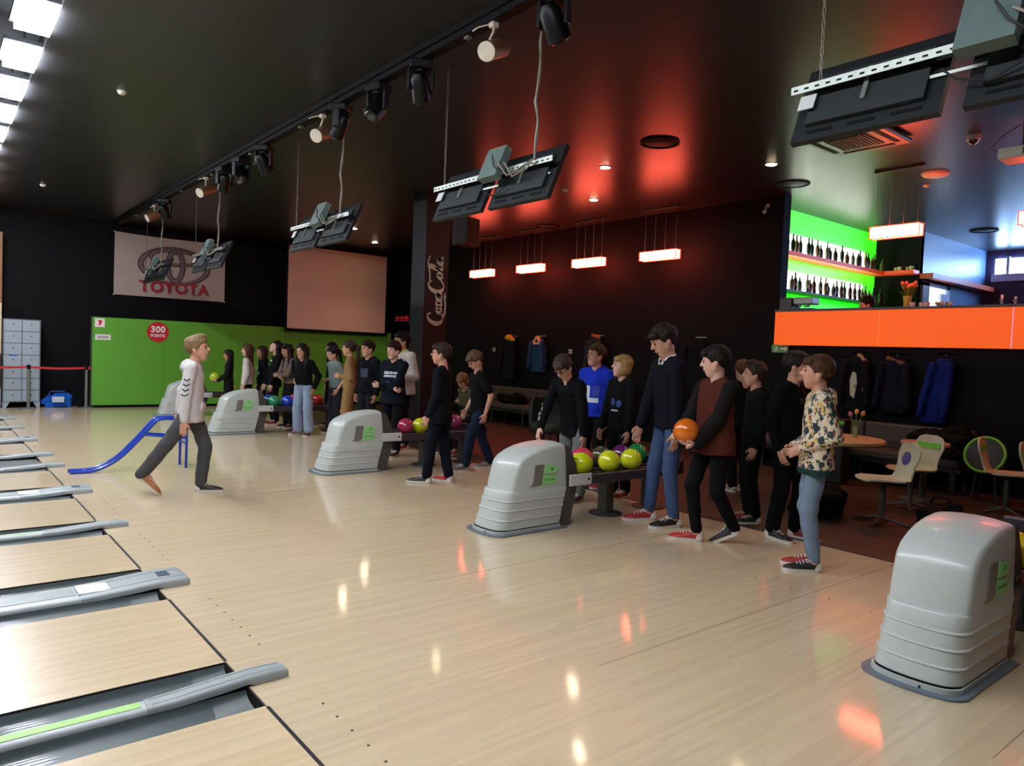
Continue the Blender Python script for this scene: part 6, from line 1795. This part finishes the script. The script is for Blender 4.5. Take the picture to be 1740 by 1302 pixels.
# boy in navy at the rack by the column
f = hd(752, 108)
person('boy in glasses and dark navy clothes with white-heeled bowling shoes at the column rack', 3.60, 4.12, f, 1.645, hair=('short', '#33231a'), skin='fair', glasses=True, top=dict(kind='jacket', color='#131722', hem=-0.09, fat=1.08), bottom=dict(kind='straight', color='#131a2a'), hands=((0.10, 0.2, 0.80), (0.04, -0.22, 0.82)),
       feet=((0.16, 0.1, 0, 10), (-0.06, -0.1, 0, -20)), head=(12, 4), vox=VF, shoes=('#1f1c22', '#b22c28', '#d6d2ca'))
# seated boy looking at a phone
f = hd(800, 40)
person('seated boy in an olive vest bent over a phone', 5.5, 6.2, f, 1.52, lean=14, hipz=0.52, feet=((0.42, 0.12, 0, 5), (0.38, -0.12, 0, -5)), hands=((0.34, 0.09, 0.78), (0.34, -0.07, 0.78)), palm=((0, -.5, 1), (0, .5, 1)), curl=(.9, .9), elbow=((-.3, .6, -1), (-.3, -.6, -1)), head=(0, -38), hair=('bob', '#6a4a30'), skin='fair', top=dict(kind='hoodie', color='#4a4a2e', hem=0.0), bottom=dict(color='#1a1a20'), vox=0.0105)
a = R_(f); t = thing('phone', 'dark phone in the hands of the seated boy', 'phone', (5.5 + 0.45 * math.cos(a), 6.2 + 0.45 * math.sin(a), 0.80), a)
MB().bbox(-0.07, 0.07, -0.036, 0.036, 0, 0.008, 0.003).build('case', M_BLACK, t); MB().box(-0.065, 0.065, -0.033, 0.033, 0.008, 0.0086).build('screen', mat('phone_screen', '#1a2a3a', 0.15), t)
person('boy in a black t-shirt and dark jeans walking with his head bowed', 4.60, 4.72, hd(825, 66), 1.60, lean=5, hair=('short', '#5a4230'), skin='fair', top=dict(kind='tee', sleeve=-1, color='#101013', hem=-0.05), bottom=dict(kind='straight', color='#1a2236'), head=(0, -38), hands=((0.0, 0.2, 0.76), (0.1, -0.21, 0.78)), feet=((0.24, 0.09, 0, 5), (-0.2, -0.09, 0.0, -5)), hipz=0.81, vox=VF, shoes=('#6a5f5c', '#7a7470', '#8d8884'))
# group around the rack with yellow balls
f = hd(975, 34)
person('boy in a black top and grey trousers bending to reach a ball', 4.32, 2.62, f, 1.60, lean=20, head=(-5, -42), hair=('short', '#3a2a20'), skin='pale', glasses=True, top=dict(kind='sweater', color='#111317', hem=-0.09), bottom=dict(kind='straight', color='#6f7472'), hands=((0.12, 0.2, 0.72), (0.42, -0.16, 0.76)), palm=(None, (0, 0.3, -1)), elbow=(None, (-.2, -1, .1)), feet=((0.02, 0.1, 0, 5), (-0.02, -0.1, 0, -5)), vox=VF, shoes=('#5a2a4a', '#5a2a4a', '#9a8fa0'))
rb = [o for o in sc.objects if o.get('label', '').startswith('boy in a black top and grey trousers bending')][0]
rs = [c for c in rb.children if c.name.startswith('sweater')][0]
e0, e1 = Vector(person.joints[0][1]), Vector(person.joints[1][1])
for k, (u0, w0_) in enumerate(((0.0, 0.03), (0.22, 0.036), (0.45, 0.03), (0.68, 0.034))):     # pale flecks along the reaching sleeve
    o = link('sleeve_mark', ELL, mat('fleck_grey', '#8f8a90', 0.8), rs)
    o.matrix_basis = Matrix.Translation(e0.lerp(e1, u0) + Vector((0.022, -0.03 + 0.012 * (k % 2), 0.012))) @ Matrix.Diagonal((0.026, 0.02, w0_, 1))
f = hd(1018, 28)
person('boy in a royal blue hoodie with a pale L print behind the yellow balls', 5.12, 3.1, f, 1.70, hair=('short', '#4a3322'), skin='fair', top=dict(kind='hoodie', color='#1c33b0', hem=-0.03, prints=[patch(.07, .2, M_TXT, -0.034, 0.13), patch(.16, .055, M_TXT, 0.005, 0.088), patch(.09, .13, mat('print_deep_blue', '#21389a', 0.7), 0.032, 0.15)]), bottom=dict(color='#111114'), head=(-22, 10), vox=VF)
person('blond child in a black hoodie with a blue swirl print', 4.93, 2.5, hd(1062, 44), 1.58, hair=('bob', '#a5824e'), skin='pale', top=dict(kind='hoodie', color='#0f1013', hem=-0.06, fat=1.08, prints=[patch(.075, .085, mat('print_navy_blue', '#28407e', 0.7), -0.028, 0.15, poly=[(.5 * math.cos(k * .628), .5 * math.sin(k * .628)) for k in range(10)]), patch(.075, .085, mat('print_navy_blue', '#28407e', 0.7), 0.03, 0.14, poly=[(.5 * math.cos(k * .628), .5 * math.sin(k * .628)) for k in range(10)]), patch(.1, .014, M_TXT, -0.005, 0.09)]), bottom=dict(color='#0e0e10'), head=(-25, 8), hands=((0.1, 0.2, 0.74), (0.14, -0.18, 0.72)), vox=VF)
f = hd(1105, 62)
person('tall boy in a navy sweater over a white collar and blue jeans', 4.36, 1.36, f, 1.88, lean=6, hair=('short', '#231a17'), skin='fair', top=dict(kind='collar', color='#121522', hem=-0.04, collar='#d8d8d8', fat=1.05), bottom=dict(kind='slim', mat=M_DENIMB), head=(-10, -26), hands=((0.08, 0.24, 0.86), (0.24, -0.16, 0.90)), feet=((0.04, 0.16, 0, 5), (0.14, -0.15, 0, -5)), vox=VF, shoes=('#231f22', '#a03030', '#d2cdc4'))
# boy with the orange ball
bx_, by_ = 4.10, 0.68; f = hd(1220, 52)
person('boy in a maroon sweater with dark sleeves and an orange ball', bx_, by_, f, 1.70, hair=('short', '#1d1513'), skin='pale', build=1.05, top=dict(kind='sweater', color='#4f2219', hem=-0.06, fat=1.14, sleeve_color='#241c1c'), bottom=dict(kind='slim', color='#111116'), head=(-40, -6), hold=((0.29, 0, 0.965), 0.108, ((-0.4, 0.5, -0.77), (-0.15, -0.9, -0.4))), curl=(.7, .7), elbow=((-.5, .7, -.6), (-.5, -.7, -.6)), feet=((-0.18, 0.06, 0.045, -50, 28), (0.1, -0.1, 0, -40)), hipz=0.875, vox=VF, shoes=('#2a2326', '#b42a26', '#cfc7ba'))
a = R_(f); ball((bx_ + 0.29 * math.cos(a), by_ + 0.29 * math.sin(a), 0.965), '#e0701a', 'orange bowling ball held by the boy in maroon', up=(-.2, .3, 1))
person('child with reddish hair and dark clothes standing by the benches', 6.5, 2.0, hd(1262, 150), 1.58, hair=('crop', '#5a3a22'), skin='fair', top=dict(kind='jacket', color='#141416'), bottom=dict(color='#15151a'), vox=0.0105, shoes=('#8a7a70', '#8a7a70', '#b0a69a'))
person('short boy in black with his face turned towards the boy in maroon', 5.16, 0.97, hd(1290, 76), 1.56, hair=('quiff', '#3a2a1e'), skin='fair', top=dict(kind='hoodie', color='#12161a', hem=-0.05), bottom=dict(kind='straight', color='#0f0f12'), head=(-6, 4), vox=VF, shoes=(DRK, '#8c2622', WHT), hands=((0.04, 0.22, 0.76), (0.0, -0.22, 0.74)))
person('boy in black talking face to face with the boy in the patterned jacket', 4.86, 0.42, hd(1338, -58), 1.665, hair=('short', '#1f1512'), skin='fair', top=dict(kind='sweater', color='#101013', hem=-0.07, fat=1.05, prints=[patch(.1, .05, mat('print_charcoal', '#2a2a2e', 0.7), 0, 0.22)]), bottom=dict(kind='straight', color='#0d0d10'), head=(20, 2), vox=VF, shoes=('#7a2420', '#1f1c22', '#d2cdc4'), feet=((0.06, 0.11, 0, 10), (-0.04, -0.11, 0, -10)))
f = hd(1388, 78)
person('laughing boy in a leaf-patterned zip jacket and light blue jeans', 4.13, -0.22, f, 1.625, hair=('short', '#4a3020'), skin='fair', top=dict(kind='hoodie', mat=patterned(), hem=-0.07, fat=1.12, band='#1f3a34'), bottom=dict(kind='slim', mat=M_DENIM), head=(-4, 4), hands=((0.13, 0.12, 0.93), (0.15, -0.11, 0.91)), palm=((-.6, -.8, 0), (-.6, .8, 0)), curl=(.9, .9), elbow=((-1, .5, -.2), (-1, -.5, -.2)), feet=((0.02, 0.08, 0, 5), (0.0, -0.08, 0, -6)), vox=VF, shoes=('#221f24', '#9c2a26', '#cfc7ba'))
person('bartender in a black cap and black shirt behind the bar', 10.35, 2.35, hd(1478, 80), 1.66, z=1.0, hair=('crop', '#15110f'), skin='fair', top=dict(kind='tee', sleeve=-1, color='#101012'), bottom=dict(color='#101012'), head=(0, -12), vox=0.0125, shoes=('#151515', '#151515', '#151515'))
